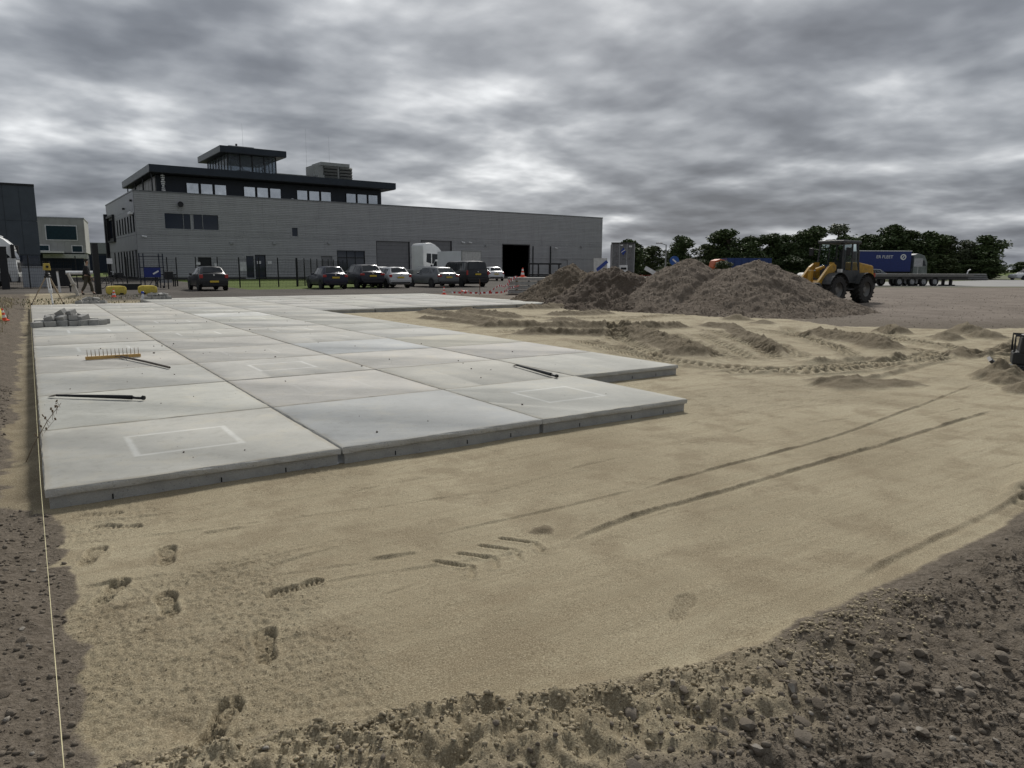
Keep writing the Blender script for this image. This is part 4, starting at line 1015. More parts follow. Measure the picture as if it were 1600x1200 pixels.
# ================================================================ NEIGHBOURING BUILDINGS ON THE LEFT
def slat_building():
    o = empty('warehouse', (-14.4, 71.2, .1), 0, 'tall dark slate warehouse with seamed cladding behind white truck', 'building')
    sl = M('slate_cladding', (.062, .076, .09), .5, .3, var=.12, scale=.8)
    MB().b2((-15, .15, 0), (15.42, 22, 8.35)).obj('wall', sl, o)
    n = 26; w_ = 30.5/n
    for i in range(n):
        for z0, z1 in ((2.4, 5.28), (5.31, 8.3)): MB().b2((-15+i*w_+.015, .07, z0), (-15+(i+1)*w_-.015, .145, z1)).obj('cladding_panel', sl, o)
    MB().b2((-15.1, -.02, 8.3), (15.5, 22.1, 8.46)).obj('roof_edge', FRD, o)
    for i in range(8): MB().b2((-15+i*3.8+.1, .06, .1), (-15+i*3.8+3.7, .14, 2.3)).obj('window', WG, o)
slat_building()
def pale_office():
    o = empty('pale_office', (4.55, 113.0, .1), R(-6), 'pale concrete office block with wide framed window and canopy', 'building')
    cm = M('pale_panel', (.37, .37, .35), .8, var=.1, scale=.7, dirt=((.17, .17, .15), .4)); wt = M('cone_white')
    MB().b2((-4.2, 0, 3.2), (2.55, 12, 8.0)).obj('wall', cm, o)
    for i in range(8): MB().b2((-4.2+i*.845+.012, -.06, 3.22), (-4.2+(i+1)*.845-.012, -.003, 7.95)).obj('facade_panel', cm, o)
    MB().b2((-4.0, .8, 0), (2.3, 12, 3.2)).obj('ground_floor', M('navy_panel'), o)
    MB().b2((-4.25, -.1, 7.9), (2.62, 12, 8.05)).obj('roof_edge', FRM, o)
    for a, b, c, e in ((-2.0, 5.0, 1.55, 6.85), (.9, 3.35, 2.05, 4.15), (-3.4, 3.5, -1.9, 4.15)):
        w_ = MB().b2((a-.12, -.10, b-.12), (c+.12, -.065, e+.12)).obj('window', wt, o)
        MB().b2((a, -.13, b), (c, -.105, e)).obj('pane', M('teal_glass', (.018, .04, .05), .05), w_)
    MB().b2((-4.0, -2.4, 3.15), (-.1, -.15, 3.38)).obj('canopy', wt, o); MB().b2((-2.6, -.8, 2.45), (2.7, -.15, 3.02)).obj('balcony_band', M('frame_white', (.5, .5, .48), .6), o)
    for i in range(5): MB().b2((-2.3+i*.95, .68, .15), (-1.4+i*.95, .78, 2.4)).obj('window', WG, o)
    MB().b2((2.2, -.7, 0), (2.4, -.5, 2.45)).obj('column', wt, o)
pale_office()
o = empty('distant_hall', (15.0, 158.0, .1), 0, 'low grey hall far off between the two blocks', 'building')
MB().b2((-8, 0, 3.8), (8, 10, 5.9)).obj('upper_wall', M('grey_cladding2', (.22, .225, .235), .6), o); MB().b2((-8, .1, 0), (8, 10, 3.8)).obj('lower_wall', M('navy_panel'), o)
for i in range(7): MB().b2((-7.8+i*2.25, .0, .3), (-5.8+i*2.25, .09, 3.4)).obj('window', WG, o)

# ================================================================ FENCES
FB_ = M('fence_black', (.012, .013, .014), .5, .3)
def fence(pts, label, hgt=2.0, sp=2.5, posts=True):
    o = empty('mesh_fence', (pts[0][0], pts[0][1], .1), 0, label, 'fence')
    a0 = Vector((pts[0][0], pts[0][1], 0))
    for p, q in zip(pts[:-1], pts[1:]):
        a = Vector((p[0], p[1], 0))-a0; b = Vector((q[0], q[1], 0))-a0; L_ = (b-a).length; n = max(1, round(L_/sp)); d = (b-a)/n; an = math.atan2(d.y, d.x)
        for i in range(n+1): MB().box((a+d*i)+Vector((0, 0, hgt/2+.04)), (.06, .06, hgt+.08), rz=an).obj('post', FB_, o)
        w_ = MB(); l = d.length-.1; k = int(l/.10)
        for i in range(k+1): w_.box((.05+l*i/k-0, 0, hgt/2), (.007, .007, hgt-.12))
        for i in range(10): w_.box((.05+l/2, .008, .08+(hgt-.16)*i/9), (l, .008, .010)); 
        me = w_.mesh('wire_panel', FB_, fixn=False)
        for i in range(n):
            c = a+d*i; u = d.normalized()*.0; inst('wire_panel', me, o, c+u, (0, 0, an))
    return o
fence([(-7.5, 49.2), (2.6, 48.6)], 'black wire mesh fence before the pale office block')
fence([(5.9, 53.0), (8.9, 51.0)], 'short black wire mesh fence beside the blue rack')
fence([(9.4, 46.6), (12.0, 45.8), (16.1, 46.4)], 'black wire mesh fence along the front of the lawn', sp=1.5)
fence([(16.3, 46.8), (25.2, 60.0)], 'black wire mesh fence running back behind the parked cars', sp=1.7)
o = MB().b2((-.21, -.012, -.30), (.21, .012, .30)).obj('fence_notice', M('notice_pale', (.5, .51, .52), .6, var=.3, scale=4), None, loc=(12.25, 45.72, 1.55)); tag(o, 'tall pale notice sheet fixed to the lawn fence', 'notice')
# blades of the mown lawn edge

# ================================================================ VEHICLES
TY = M('tyre_rubber', (.014, .014, .014), .85, var=.3, bump=.004); RIM = M('alloy_rim', (.35, .36, .37), .35, .8); BLK = M('trim_black', (.013, .013, .014), .6)
CG = glass('car_glass', (.012, .015, .018)); TLR = M('tail_red', (.35, .012, .012), .2, coat=.6, var=.1); PLY = M('plate_yellow', (.60, .43, .04), .5, var=.06)
CHR = M('chrome', (.55, .56, .58), .2, .9)
def wheel_mesh(rad, wd):
    t = MB().lathe([(rad*.62, -wd/2), (rad*.93, -wd/2), (rad, -wd*.36), (rad, wd*.36), (rad*.93, wd/2), (rad*.62, wd/2), (rad*.60, 0)], 24, axis='x', closed=True).mesh('tyre', TY, True)
    r_ = MB().lathe([(.02, wd*.42), (rad*.16, wd*.42), (rad*.2, wd*.30), (rad*.54, wd*.30), (rad*.615, wd*.44), (rad*.615, -wd*.44), (.02, -wd*.44)], 20, axis='x')
    for k in range(5):
        a = 2*math.pi*k/5; r_.box((wd*.36, math.cos(a)*rad*.36, math.sin(a)*rad*.36), (wd*.12, rad*.13, rad*.46), rx=a-math.pi/2)
    return t, r_.mesh('rim', RIM, True)
WM = {}
def wheel(par, x, y, rad, wd, side):
    k = (rad, wd)
    if k not in WM: WM[k] = wheel_mesh(rad, wd)
    o = bpy.data.objects.new('wheel', None); COL.objects.link(o); o.parent = par; o.location = (x, y, rad); o.rotation_euler.z = 0 if side > 0 else math.pi
    inst('tyre', WM[k][0], o); inst('rim', WM[k][1], o)
PAINT = {}
def paint(name, col, metal=.3):
    return M('paint_'+name, col, .38, metal, var=.06, scale=2, coat=.25, dirt=(tuple(.6*c+.02 for c in col), .25))
def car(loc, rz, col, st, W_, label, wr=.31, wy=(.62, 3.1), plate=PLY, bump_dark=False, tl=(.86, .16, .2), roofrail=False, van=False, nm='parked_car', cat='car', glassfrom=.10, rearwin=(.1, .9), side_to=None, emblem=True):
    """st: stations (y, z_low, z_belt, z_top, half-width scale at the top) from the rear bumper (y=0) to the nose"""
    o = empty(nm, loc, rz, label, cat); hw = W_/2
    def sec(s):
        y, zl, zb, zt, wt = s[:5]; f_ = s[5] if len(s) > 5 else 1.0; a = hw*f_
        return [(a*.80, y, zl), (a*.985, y, zl+.10), (a, y, zl+.55*(zb-zl)), (a*.965, y, zb), (hw*wt, y, zt-.055), (hw*wt*.82, y, zt), (0, y, zt+.018)]
    S_ = [sec(s) for s in st]; m = 7; mb = MB()
    vs = []; 
    for q in S_: vs += [(-p[0], p[1], p[2]) for p in q]+[(p[0], p[1], p[2]) for p in reversed(q[:-1])]
    n = 2*m-1; fs = []
    for i in range(len(S_)-1):
        for k in range(n-1): fs.append((i*n+k, i*n+k+1, (i+1)*n+k+1, (i+1)*n+k))
        fs.append((i*n+n-1, i*n, (i+1)*n, (i+1)*n+n-1))
    fs += [tuple(range(n)), tuple(range((len(S_)-1)*n, len(S_)*n))]
    body = mb.add(vs, fs).obj('body', col, o, smooth=True)
    ys = [s[0] for s in st]
    def at(y, k):
        for i in range(len(ys)-1):
            if ys[i] <= y <= ys[i+1]:
                t = (y-ys[i])/max(1e-6, ys[i+1]-ys[i]); a, b = S_[i][k], S_[i+1][k]; return Vector(a).lerp(Vector(b), t)
        return Vector(S_[-1][k])
    # side windows
    gw = [s[0] for s in st if s[3]-s[2] > .22]; y0, y1 = min(gw), max(gw)
    segs = side_to or [(y0+.10, y0+.75), (y0+.83, y0+1.62), (y0+1.70, y1+.25)]
    for sd in (-1, 1):
        for a, b in segs:
            q = []; k = 5
            for row in (.12, .90):
                for i in range(k+1):
                    y = a+(b-a)*i/k; p3, p4 = at(y, 3), at(y, 4); p = p3.lerp(p4, row) if p4.z-p3.z > .05 else p3.lerp(p4, .5)
                    q.append((sd*(p.x+.008), p.y, p.z))
            MB().add(q, [(i, i+1, k+2+i, k+1+i) for i in range(k)]).obj('side_window', CG, o)
    # rear window: from just above the belt to just under the roof edge
    ry = [s for s in st if s[3]-s[2] > .18][0]; i0 = st.index(ry); yA = st[i0-1][0]; yB = ry[0]
    q = []; 
    for t in rearwin:
        y = yA+(yB-yA)*t; p5, p4 = at(y, 5), at(y, 4)
        for x in (-1, -.5, 0, .5, 1): q.append((p5.x*1.04*x, y-.012, p5.z+.006+.014*(1-abs(x))))
    MB().add(q, [(i, i+1, i+6, i+5) for i in range(4)]).obj('rear_window', CG, o)
    yF = max(gw)+.0; i1 = max(i for i, s in enumerate(st) if s[3]-s[2] > .22)
    if i1+1 < len(st):
        q = []
        for t in (.08, .92):
            y = st[i1][0]+(st[i1+1][0]-st[i1][0])*t; p5 = at(y, 5)
            for x in (-1, -.5, 0, .5, 1): q.append((p5.x*1.04*x, y+.01, p5.z+.008+.014*(1-abs(x))))
        MB().add(q, [(i, i+1, i+6, i+5) for i in range(4)]).obj('windscreen', CG, o)
    zb = st[1][2]; L_ = ys[-1]
    for sd in (-1, 1):
        MB().box((sd*hw*tl[0], .055, zb-.06 if not van else 1.05), (tl[1], .12, tl[2])).obj('tail_light', TLR, o, bevel=.02)
        MB().box((sd*hw*.62, L_-.06, .66), (.30, .12, .15)).obj('headlight', M('lamp_clear', (.6, .6, .6), .1), o, bevel=.03)
        MB().box((sd*(hw+.07), max(gw)+.18, st[i1][2]+.07), (.15, .10, .12)).obj('mirror', col, o, bevel=.03)
        for y in wy:
            wheel(o, sd*(hw-.085), y, wr, .2, sd)
            MB().lathe([(wr*1.14, -.01), (wr*1.14, .012)], 20, (sd*(hw-.004), y, wr+.01), 'x').obj('wheel_arch', BLK, o)
    zl = st[0][1]
    MB().box((0, .01, zl+.14), (W_*.93, .10, .2)).obj('bumper', BLK if bump_dark else col, o, bevel=.03)
    MB().box((0, .03, zl+.0), (W_*.82, .14, .10)).obj('valance', BLK, o)
    MB().box((0, -.055 if not van else -.03, zl+.19 if bump_dark else zb-.16), (.50, .015, .11)).obj('number_plate', plate, o)
    if emblem: MB().lathe([(.05, 0), (.05, .012)], 14, (0, -.02 if not van else -.02, zb+.02), 'y').obj('emblem', CHR, o)
    MB().tube([(.15, yB, st[i0+1][3]+.02), (.17, yB-.18, st[i0+1][3]+.13)], .006, 4).obj('aerial', BLK, o)
    if roofrail:
        for sd in (-1, 1): MB().tube([(sd*hw*.66, gw[1], st[i0+1][3]+.03), (sd*hw*.66, gw[1]+1.8, st[i0+1][3]+.04)], .02, 6).obj('roof_rail', CHR, o)
    return o
def hatch(H=1.46, L_=3.95, zb=.93):
    return [(0, .36, .62, .70, .86, .93), (.05, .27, zb-.02, zb+.06, .88, .985), (.16, .24, zb+.01, zb+.12, .84), (.52, .22, zb, H-.03, .68), (1.1, .20, zb-.01, H, .70), (1.85, .20, zb-.03, H-.01, .69),
            (2.72, .20, zb-.05, zb+.06, .80), (3.0, .20, zb-.09, zb-.03, .84), (L_-.25, .24, .72, .80, .82, .97), (L_-.03, .30, .58, .64, .76, .88), (L_, .34, .52, .56, .7, .82)]
def estate(H=1.47, L_=4.85, zb=.95, rs=.48):
    return [(0, .38, .62, .70, .86, .92), (.06, .27, zb-.05, zb+.04, .88, .985), (.20, .24, zb, zb+.10, .84), (rs+.22, .22, zb, H-.05, .68), (1.5, .20, zb-.01, H, .70), (2.5, .20, zb-.03, H-.01, .69),
            (3.35, .20, zb-.05, zb+.05, .80), (3.6, .20, zb-.09, zb-.03, .84), (L_-.25, .24, .74, .82, .82, .96), (L_-.03, .30, .58, .64, .76, .86), (L_, .34, .52, .56, .7, .8)]
def suv(H=1.60, L_=4.35, zb=1.04):
    return [(0, .46, .74, .82, .86, .93), (.06, .34, zb-.03, zb+.05, .88, .985), (.18, .30, zb+.01, zb+.12, .84), (.55, .27, zb, H-.04, .69), (1.3, .25, zb-.01, H, .72), (2.1, .25, zb-.03, H-.01, .71),
            (2.95, .25, zb-.05, zb+.06, .82), (3.2, .25, zb-.07, zb, .86), (L_-.25, .28, .86, .94, .84, .97), (L_-.03, .36, .66, .74, .78, .88), (L_, .40, .6, .66, .72, .82)]
def vanst(H=1.92, L_=5.1, zb=1.12):
    return [(0, .40, .72, .80, .92, .95), (.04, .28, zb-.02, zb+.04, .93, .99), (.08, .24, zb, zb+.10, .92), (.22, .22, zb, H-.06, .80), (.8, .20, zb, H, .82), (3.2, .20, zb-.02, H-.02, .80), (3.5, .2, zb-.03, H-.08, .78),
            (4.25, .20, zb-.06, zb+.04, .86), (4.5, .22, zb-.14, zb-.08, .86), (L_-.12, .28, .80, .88, .82, .94), (L_, .34, .62, .7, .76, .86)]
car((9.1, 39.6, .12), R(1), paint('charcoal', (.012, .013, .014)), hatch(1.43, 3.85), 1.64, 'black hatchback parked alone in front of the lawn fence', wr=.29, wy=(.58, 3.05), bump_dark=True, tl=(.86, .20, .22))
car((16.6, 39.8, .12), R(-1), paint('navy', (.010, .013, .03)), hatch(1.46, 4.0), 1.68, 'navy blue hatchback parked at the end of the row beside lawn', wy=(.62, 3.1), tl=(.85, .22, .16))
car((19.35, 40.2, .12), R(2), paint('ink', (.011, .013, .022)), suv(), 1.8, 'dark blue crossover parked between navy hatchback and silver hatchback', wr=.34, wy=(.75, 3.35), tl=(.82, .3, .13))
car((21.45, 40.3, .12), R(0), paint('silver', (.46, .47, .48), .5), hatch(1.44, 4.15, .92), 1.73, 'silver hatchback parked beside the grey estate car', wy=(.65, 3.15), tl=(.85, .2, .2))
car((22.9, 45.6, .12), R(0), paint('white', (.62, .63, .64), .1), estate(1.46, 4.5), 1.76, 'white car half hidden behind the silver hatchback', wy=(.8, 3.4))
car((25.1, 40.0, .12), R(4), paint('steel', (.11, .118, .125), .5), estate(), 1.85, 'grey estate car parked between silver hatchback and black van', wr=.33, wy=(.95, 3.82), tl=(.82, .34, .15), roofrail=True)
car((27.9, 40.6, .12), R(-1), paint('black', (.008, .008, .010)), vanst(), 1.92, 'black passenger van parked at the end of the car row', wr=.34, wy=(.9, 4.1), van=True, nm='passenger_van', cat='van', tl=(.93, .12, .34), rearwin=(.15, .95), side_to=[(.4, 1.7), (1.8, 3.0), (3.1, 4.0)])
car((42.0, 60.0, .12), R(-20), paint('white', (.62, .63, .64)), estate(1.5, 4.4), 1.76, 'small white car parked by the open gateway behind the van', wy=(.8, 3.4))

def truck(loc, rz, label, chassis=3.6, H=3.75):
    """tractor unit facing +x, nose at x=0"""
    o = empty('truck', loc, rz, label, 'truck'); wp = M('truck_white', (.80, .81, .80), .35, .0, var=.06, scale=1.5, coat=.4, dirt=((.62, .61, .58), .3)); W2 = 1.24
    prof = [(-2.3, .95), (-2.3, H-.28), (-2.15, H-.08), (-1.55, H), (-1.0, H-.16), (-.55, H-.42), (-.22, H-.75), (-.12, H-1.1), (.0, 1.75), (.04, 1.0), (.0, .42), (-.35, .38), (-.45, .95)]
    cab = MB().prism(prof, -W2, W2, 'y').obj('cab', wp, o, smooth=True, bevel=.07)
    MB().prism([(-1.95, H-.02), (-1.3, H+.0), (-.75, H-.2), (-.75, H-.3), (-1.95, H-.16)], -W2+.2, W2-.2, 'y').obj('roof_spoiler', wp, o, bevel=.02)
    for sd in (-1, 1):
        y = sd*(W2+.004)
        for pw in ([(-1.95, 1.95), (-1.9, H-1.05), (-1.40, H-1.07), (-1.40, 1.8)], [(-1.30, 1.8), (-1.30, H-1.08), (-.62, H-1.12), (-.30, 1.95), (-.8, 1.72)]): MB().prism(pw, min(y, y+sd*.012), max(y, y+sd*.012), 'y').obj('side_window', CG, o)
        MB().box((-.12, sd*(W2+.19), 2.3), (.20, .20, .85)).obj('mirror', BLK, o, bevel=.03)
        MB().tube([(-.16, sd*W2, 2.75), (-.12, sd*(W2+.16), 2.7)], .025, 6).obj('mirror_arm', BLK, o)
        MB().box((.02, sd*.92, .82), (.08, .5, .26)).obj('headlight', M('lamp_clear'), o, bevel=.03)
        MB().box((-1.0, sd*(W2-.02), .68), (.9, .12, .5)).obj('step', M('grey_plastic', (.10, .10, .105), .6), o, bevel=.02)
        wheel(o, 0, 0, .51, .3, sd); w_ = o.children[-1]; w_.location = (-1.38+0, sd*(W2-.17), .51); w_.rotation_euler.z = R(90*sd)
        for x in (-chassis-1.2,):
            wheel(o, 0, 0, .51, .32, sd); w_ = o.children[-1]; w_.location = (x, sd*(W2-.2), .51); w_.rotation_euler.z = R(90*sd)
    p = [(-.112, H-1.16), (.005, 1.82)]
    MB().add([(p[0][0]+.02, -W2+.1, p[0][1]), (p[0][0]+.02, W2-.1, p[0][1]), (p[1][0]+.025, W2-.06, p[1][1]), (p[1][0]+.025, -W2+.06, p[1][1])], [(0, 1, 2, 3)]).obj('windscreen', CG, o)
    MB().box((.03, 0, 1.32), (.06, 1.7, .62)).obj('grille', BLK, o, bevel=.01); MB().box((.0, 0, .55), (.22, 2.3, .4)).obj('bumper', M('grey_plastic'), o, bevel=.04)
    MB().box((-.28, 0, H-.98), (.32, 2.2, .06), ry=R(18)).obj('sun_visor', BLK, o)
    MB().box((-chassis/2-1.6, 0, .85), (chassis+.9, .86, .24)).obj('chassis', M('dark_paint'), o); MB().box((-3.0, 0, .9), (.8, 2.2, .6)).obj('fuel_tank', M('galvanised'), o, bevel=.08)
    return o
truck((35.1, 60.6, .12), R(2), 'white truck tractor standing at the roller doors of the hall', H=3.85)
truck((-.45, 51.3, .12), R(-4), 'white truck tractor parked before the dark slate warehouse', H=3.5)
def box_van(loc, rz):
    o = empty('box_truck', loc, rz, 'white box truck with tail lift parked behind the estate car', 'truck')
    w_ = M('truck_white'); g = M('box_grey', (.68, .70, .71), .5, var=.05, scale=1)
    MB().b2((-1.06, .05, .95), (1.06, 4.3, 2.92)).obj('cargo_box', g, o)
    for i in range(2): MB().b2((-1.02, -.01, 1.0+.96*i), (1.02, .045, 1.94+.94*i)).obj('rear_panel', M('frame_white'), o)
    MB().b2((-1.09, -.03, 2.86), (1.09, .08, 2.97)).b2((-1.09, -.03, .93), (-1.02, .06, 2.86)).b2((1.02, -.03, .93), (1.09, .06, 2.86)).obj('rear_frame', M('galvanised'), o)
    MB().prism([(4.35, .5), (4.35, 2.1), (4.9, 2.15), (5.5, 1.35), (6.2, 1.1), (6.3, .45)], -.98, .98, 'x').obj('cab', w_, o, bevel=.05)
    for sd in (-1, 1):
        MB().prism([(4.55, 1.35), (4.55, 1.98), (4.9, 2.0), (5.35, 1.38)], sd*.985, sd*.995, 'x').obj('side_window', CG, o); MB().box((sd*1.15, 5.25, 1.5), (.12, .18, .34)).obj('mirror', BLK, o)
        MB().box((sd*.72, -.02, .86), (.34, .06, .14)).obj('tail_light', TLR, o)
        for y in (1.0, 5.2): wheel(o, sd*.88, y, .36, .22, sd)
    MB().b2((-1.0, -.05, .45), (1.0, .02, .60)).obj('bumper', M('galvanised'), o); MB().b2((-.45, .1, .5), (.45, 6, .9)).obj('chassis', M('dark_paint'), o)
box_van((34.0, 51.8, .12), R(3))

# ================================================================ WHEEL LOADER
def loader(loc, rz):
    """faces +x in its own frame"""
    o = empty('wheel_loader', loc, rz, 'yellow and dark grey wheel loader digging into the gravel heap', 'wheel loader')
    ye = M('loader_yellow', (.46, .255, .025), .6, var=.15, scale=9, dirt=((.20, .14, .07), .75)); dg = M('loader_grey', (.045, .047, .048), .6, dirt=((.10, .085, .07), .5)); G_ = glass('cab_glass', (.62, .72, .70), 1.0, .02)
    rad, wd = .60, .44
    ty = MB().lathe([(rad*.55, -wd/2), (rad*.88, -wd/2), (rad*.95, -wd*.4), (rad*.95, wd*.4), (rad*.88, wd/2), (rad*.55, wd/2), (rad*.53, 0)], 28, axis='y', closed=True)
    for k in range(20):
        for sd in (-1, 1):
            a = 2*math.pi*(k+(.5 if sd > 0 else 0))/20
            c = Vector((math.cos(a)*rad*.965, sd*wd*.25, math.sin(a)*rad*.965)); d = .16
            m3 = Matrix.Rotation(-a, 3, 'Y') @ Matrix.Rotation(sd*.6, 3, 'X')
            v = [c+m3 @ Vector((x*.035, y*wd*.27, z*.035)) for x in (-1, 1) for y in (-1, 1) for z in (-1, 1)]
            ty.add(v, [(0, 1, 3, 2), (4, 6, 7, 5), (0, 4, 5, 1), (2, 3, 7, 6), (0, 2, 6, 4), (1, 5, 7, 3)])
    tm = ty.mesh('tyre', M('dusty_rubber', (.030, .028, .026), .9, var=.35), True)
    rm = MB().lathe([(.03, .13), (.12, .13), (.16, .06), (.24, .05), (.31, .12), (.335, .19), (.335, -.19), (.03, -.19)], 24, axis='y').mesh('rim', M('rim_grey', (.17, .165, .155), .5, .5), True)
    for x, y in ((1.05, .68), (1.05, -.68), (-1.05, .68), (-1.05, -.68)):
        w_ = bpy.data.objects.new('wheel', None); COL.objects.link(w_); w_.parent = o; w_.location = (x, y, rad); w_.rotation_euler.z = 0 if y > 0 else math.pi
        inst('tyre', tm, w_); inst('rim', rm, w_)
        MB().add(*(lambda P: (P, [(i, i+1, i+len(P)//2+1, i+len(P)//2) for i in range(len(P)//2-1)]))([(x+math.cos(a)*.72, y-.24, rad+math.sin(a)*.72) for a in [R(20+14*i) for i in range(11)]]+[(x+math.cos(a)*.72, y+.24, rad+math.sin(a)*.72) for a in [R(20+14*i) for i in range(11)]])).obj('mudguard', dg, o)
    MB().box((-1.15, 0, .80), (1.5, .8, .5)).obj('rear_frame', dg, o); MB().box((.85, 0, .80), (1.5, .62, .46)).obj('front_frame', dg, o)
    for x in (1.05, -1.05): MB().tube([(x, -.5, .6), (x, .5, .6)], .12, 8).obj('axle', dg, o)
    MB().prism([(-2.05, .85), (-2.12, 1.1), (-2.0, 1.62), (-.75, 1.78), (-.75, .95)], -.58, .58, 'y').obj('engine_hood', ye, o, bevel=.06)
    MB().prism([(-2.1, .55), (-2.25, .7), (-2.2, 1.02), (-1.55, 1.02), (-1.55, .62)], -.62, .62, 'y').obj('counterweight', dg, o, bevel=.05)
    for sd in (-1, 1): MB().b2((-2.2, sd*.5-.08, 1.12), (-2.08, sd*.5+.08, 1.3)).obj('tail_light', TLR, o)
    # cab
    MB().b2((-.85, -.62, .95), (.42, .62, 1.42)).obj('cab_base', dg, o); 
    top = 2.56
    cab = MB()
    for sd in (-1, 1):
        cab.tube([(.46, sd*.60, 1.4), (.36, sd*.54, top)], .04, 6).tube([(-.25, sd*.60, 1.4), (-.28, sd*.55, top)], .035, 6).tube([(-.82, sd*.58, 1.4), (-.72, sd*.52, top)], .045, 6)
    cab.obj('cab_frame', dg, o)
    MB().box((-.18, 0, top+.05), (1.38, 1.22, .13)).obj('cab_roof', dg, o, bevel=.04); MB().b2((-.1, -.45, top+.12), (.1, .45, top+.17)).obj('light_bar', dg, o)
    MB().add([(.47, -.56, 1.42), (.47, .56, 1.42), (.37, .50, top-.03), (.37, -.50, top-.03)], [(0, 1, 2, 3)]).obj('windscreen', G_, o)
    MB().add([(-.83, -.54, 1.5), (-.83, .54, 1.5), (-.73, .49, top-.03), (-.73, -.49, top-.03)], [(0, 1, 2, 3)]).obj('rear_window', G_, o)
    for sd in (-1, 1):
        MB().add([(.44, sd*.60, 1.44), (-.24, sd*.60, 1.44), (-.27, sd*.55, top-.03), (.34, sd*.545, top-.03)], [(0, 1, 2, 3)]).obj('door_window', G_, o)
        MB().add([(-.28, sd*.60, 1.44), (-.79, sd*.585, 1.44), (-.70, sd*.525, top-.03), (-.31, sd*.55, top-.03)], [(0, 1, 2, 3)]).obj('side_window', G_, o)
        MB().tube([(.40, sd*.56, 2.28), (.52, sd*.86, 2.34)], .015, 5).obj('mirror_arm', dg, o); MB().box((.52, sd*.86, 2.2), (.07, .2, .34)).obj('mirror', BLK, o, bevel=.02)
        MB().box((.62, sd*.6, 1.40), (.14, .16, .14)).obj('work_light', M('lamp_clear'), o)
        for z in (.62, .92): MB().box((-.12, sd*.66, z), (.5, .14, .04)).obj('step', dg, o)
    MB().box((-.35, 0, 1.62), (.5, .5, .45)).box((-.55, 0, 2.0), (.14, .46, .6)).obj('seat', BLK, o); MB().tube([(.25, 0, 1.4), (.1, 0, 1.95)], .03, 6).lathe([(.17, 1.94), (.17, 1.97)], 14, (.08, 0, 0)).obj('steering_column', BLK, o)
    MB().tube([(-1.2, .3, 1.7), (-1.2, .3, 2.25)], .05, 8).obj('exhaust', dg, o)
    # lift arms, low, bucket in the heap
    for sd in (-1, 1):
        y = sd*.44
        MB().prism([(.72, 1.62), (.92, 1.72), (1.25, 1.55), (2.2, .70), (2.42, .38), (2.2, .32), (1.95, .62), (1.1, 1.25), (.72, 1.42)], y-.055, y+.055, 'y').obj('lift_arm', ye, o, bevel=.012)
        MB().prism([(.55, .9), (.95, .9), (.98, 1.75), (.70, 1.75)], y-.12 if sd > 0 else y+.07, y-.07 if sd > 0 else y+.12, 'y').obj('arm_tower', ye, o)
        MB().tube([(.85, y-sd*.16, 1.0), (1.35, y-sd*.16, 1.12)], .05, 8).tube([(1.3, y-sd*.16, 1.1), (1.75, y-sd*.1, .85)], .028, 8).obj('lift_cylinder', CHR, o)
    MB().tube([(.85, 0, 1.55), (1.45, 0, 1.42)], .075, 10).obj('tilt_cylinder', ye, o); MB().tube([(1.4, 0, 1.43), (1.75, 0, 1.35)], .035, 8).obj('tilt_rod', CHR, o)
    MB().prism([(1.68, 1.42), (1.82, 1.42), (1.9, .95), (1.85, .55), (1.7, .6)], -.08, .08, 'y').obj('rocker', ye, o, bevel=.01); MB().tube([(1.75, 0, .62), (2.42, 0, .72)], .04, 6).obj('link', ye, o)
    MB().box((1.62, 0, .86), (.22, .88, .2), ry=R(40)).obj('cross_tube', ye, o)
    MB().prism([(2.35, .30), (2.42, .75), (2.62, .92), (2.66, .88), (2.50, .68), (2.45, .32), (2.62, .16), (3.3, .12), (3.3, .08), (2.6, .08)], -1.02, 1.02, 'y').obj('bucket', M('bucket_steel', (.035, .034, .033), .6, .3, dirt=((.12, .10, .08), .6)), o)
    for sd in (-1, 1): MB().prism([(2.4, .2), (2.45, .75), (2.62, .90), (3.25, .10), (2.6, .09)], sd*1.02-.02, sd*1.02+.02, 'y').obj('bucket_side', M('bucket_steel'), o)
loader((29.15, 12.75, gh(29.15, 12.75)-.01), R(180), )

# ================================================================ TRAILERS AND CONTAINERS
def lowbed():
    o = empty('low_loader', (65.2, 27.6, .12), R(-18.5), 'dark flat low loader trailer standing on the road', 'trailer')
    dk_ = M('trailer_dark', (.045, .044, .042), .7, dirt=((.11, .10, .085), .4))
    MB().b2((-5.8, -1.25, .82), (5.3, 1.25, 1.02)).obj('deck', M('deck_grey', (.17, .165, .155), .8), o); MB().b2((-5.7, -1.15, .60), (4.8, 1.15, .82)).obj('frame', dk_, o)
    for i in range(22): MB().b2((-5.75+i*.5, -1.24, 1.022), (-5.75+i*.5+.46, 1.24, 1.05)).obj('plank', M('deck_grey'), o)
    for x in (-2.6, -1.25, .0, 1.2):
        for sd in (-1, 1):
            wheel(o, 0, 0, .40, .3, sd); w_ = o.children[-1]; w_.location = (x, sd*1.0, .40); w_.rotation_euler.z = R(90*sd)
    MB().b2((3.6, -.5, .1), (3.8, -.3, .6)).b2((3.6, .3, .1), (3.8, .5, .6)).b2((3.4, -.62, .0), (4.0, .62, .1)).obj('support_leg', dk_, o); MB().b2((-5.82, -1.2, .35), (-5.7, 1.2, .5)).obj('rear_bar', M('galvanised'), o)
    MB().tube([(4.9, -.9, 1.03), (5.0, -.9, 1.35), (5.25, -.9, 1.45)], .05, 6).obj('hose_hook', M('cone_white'), o)
lowbed()
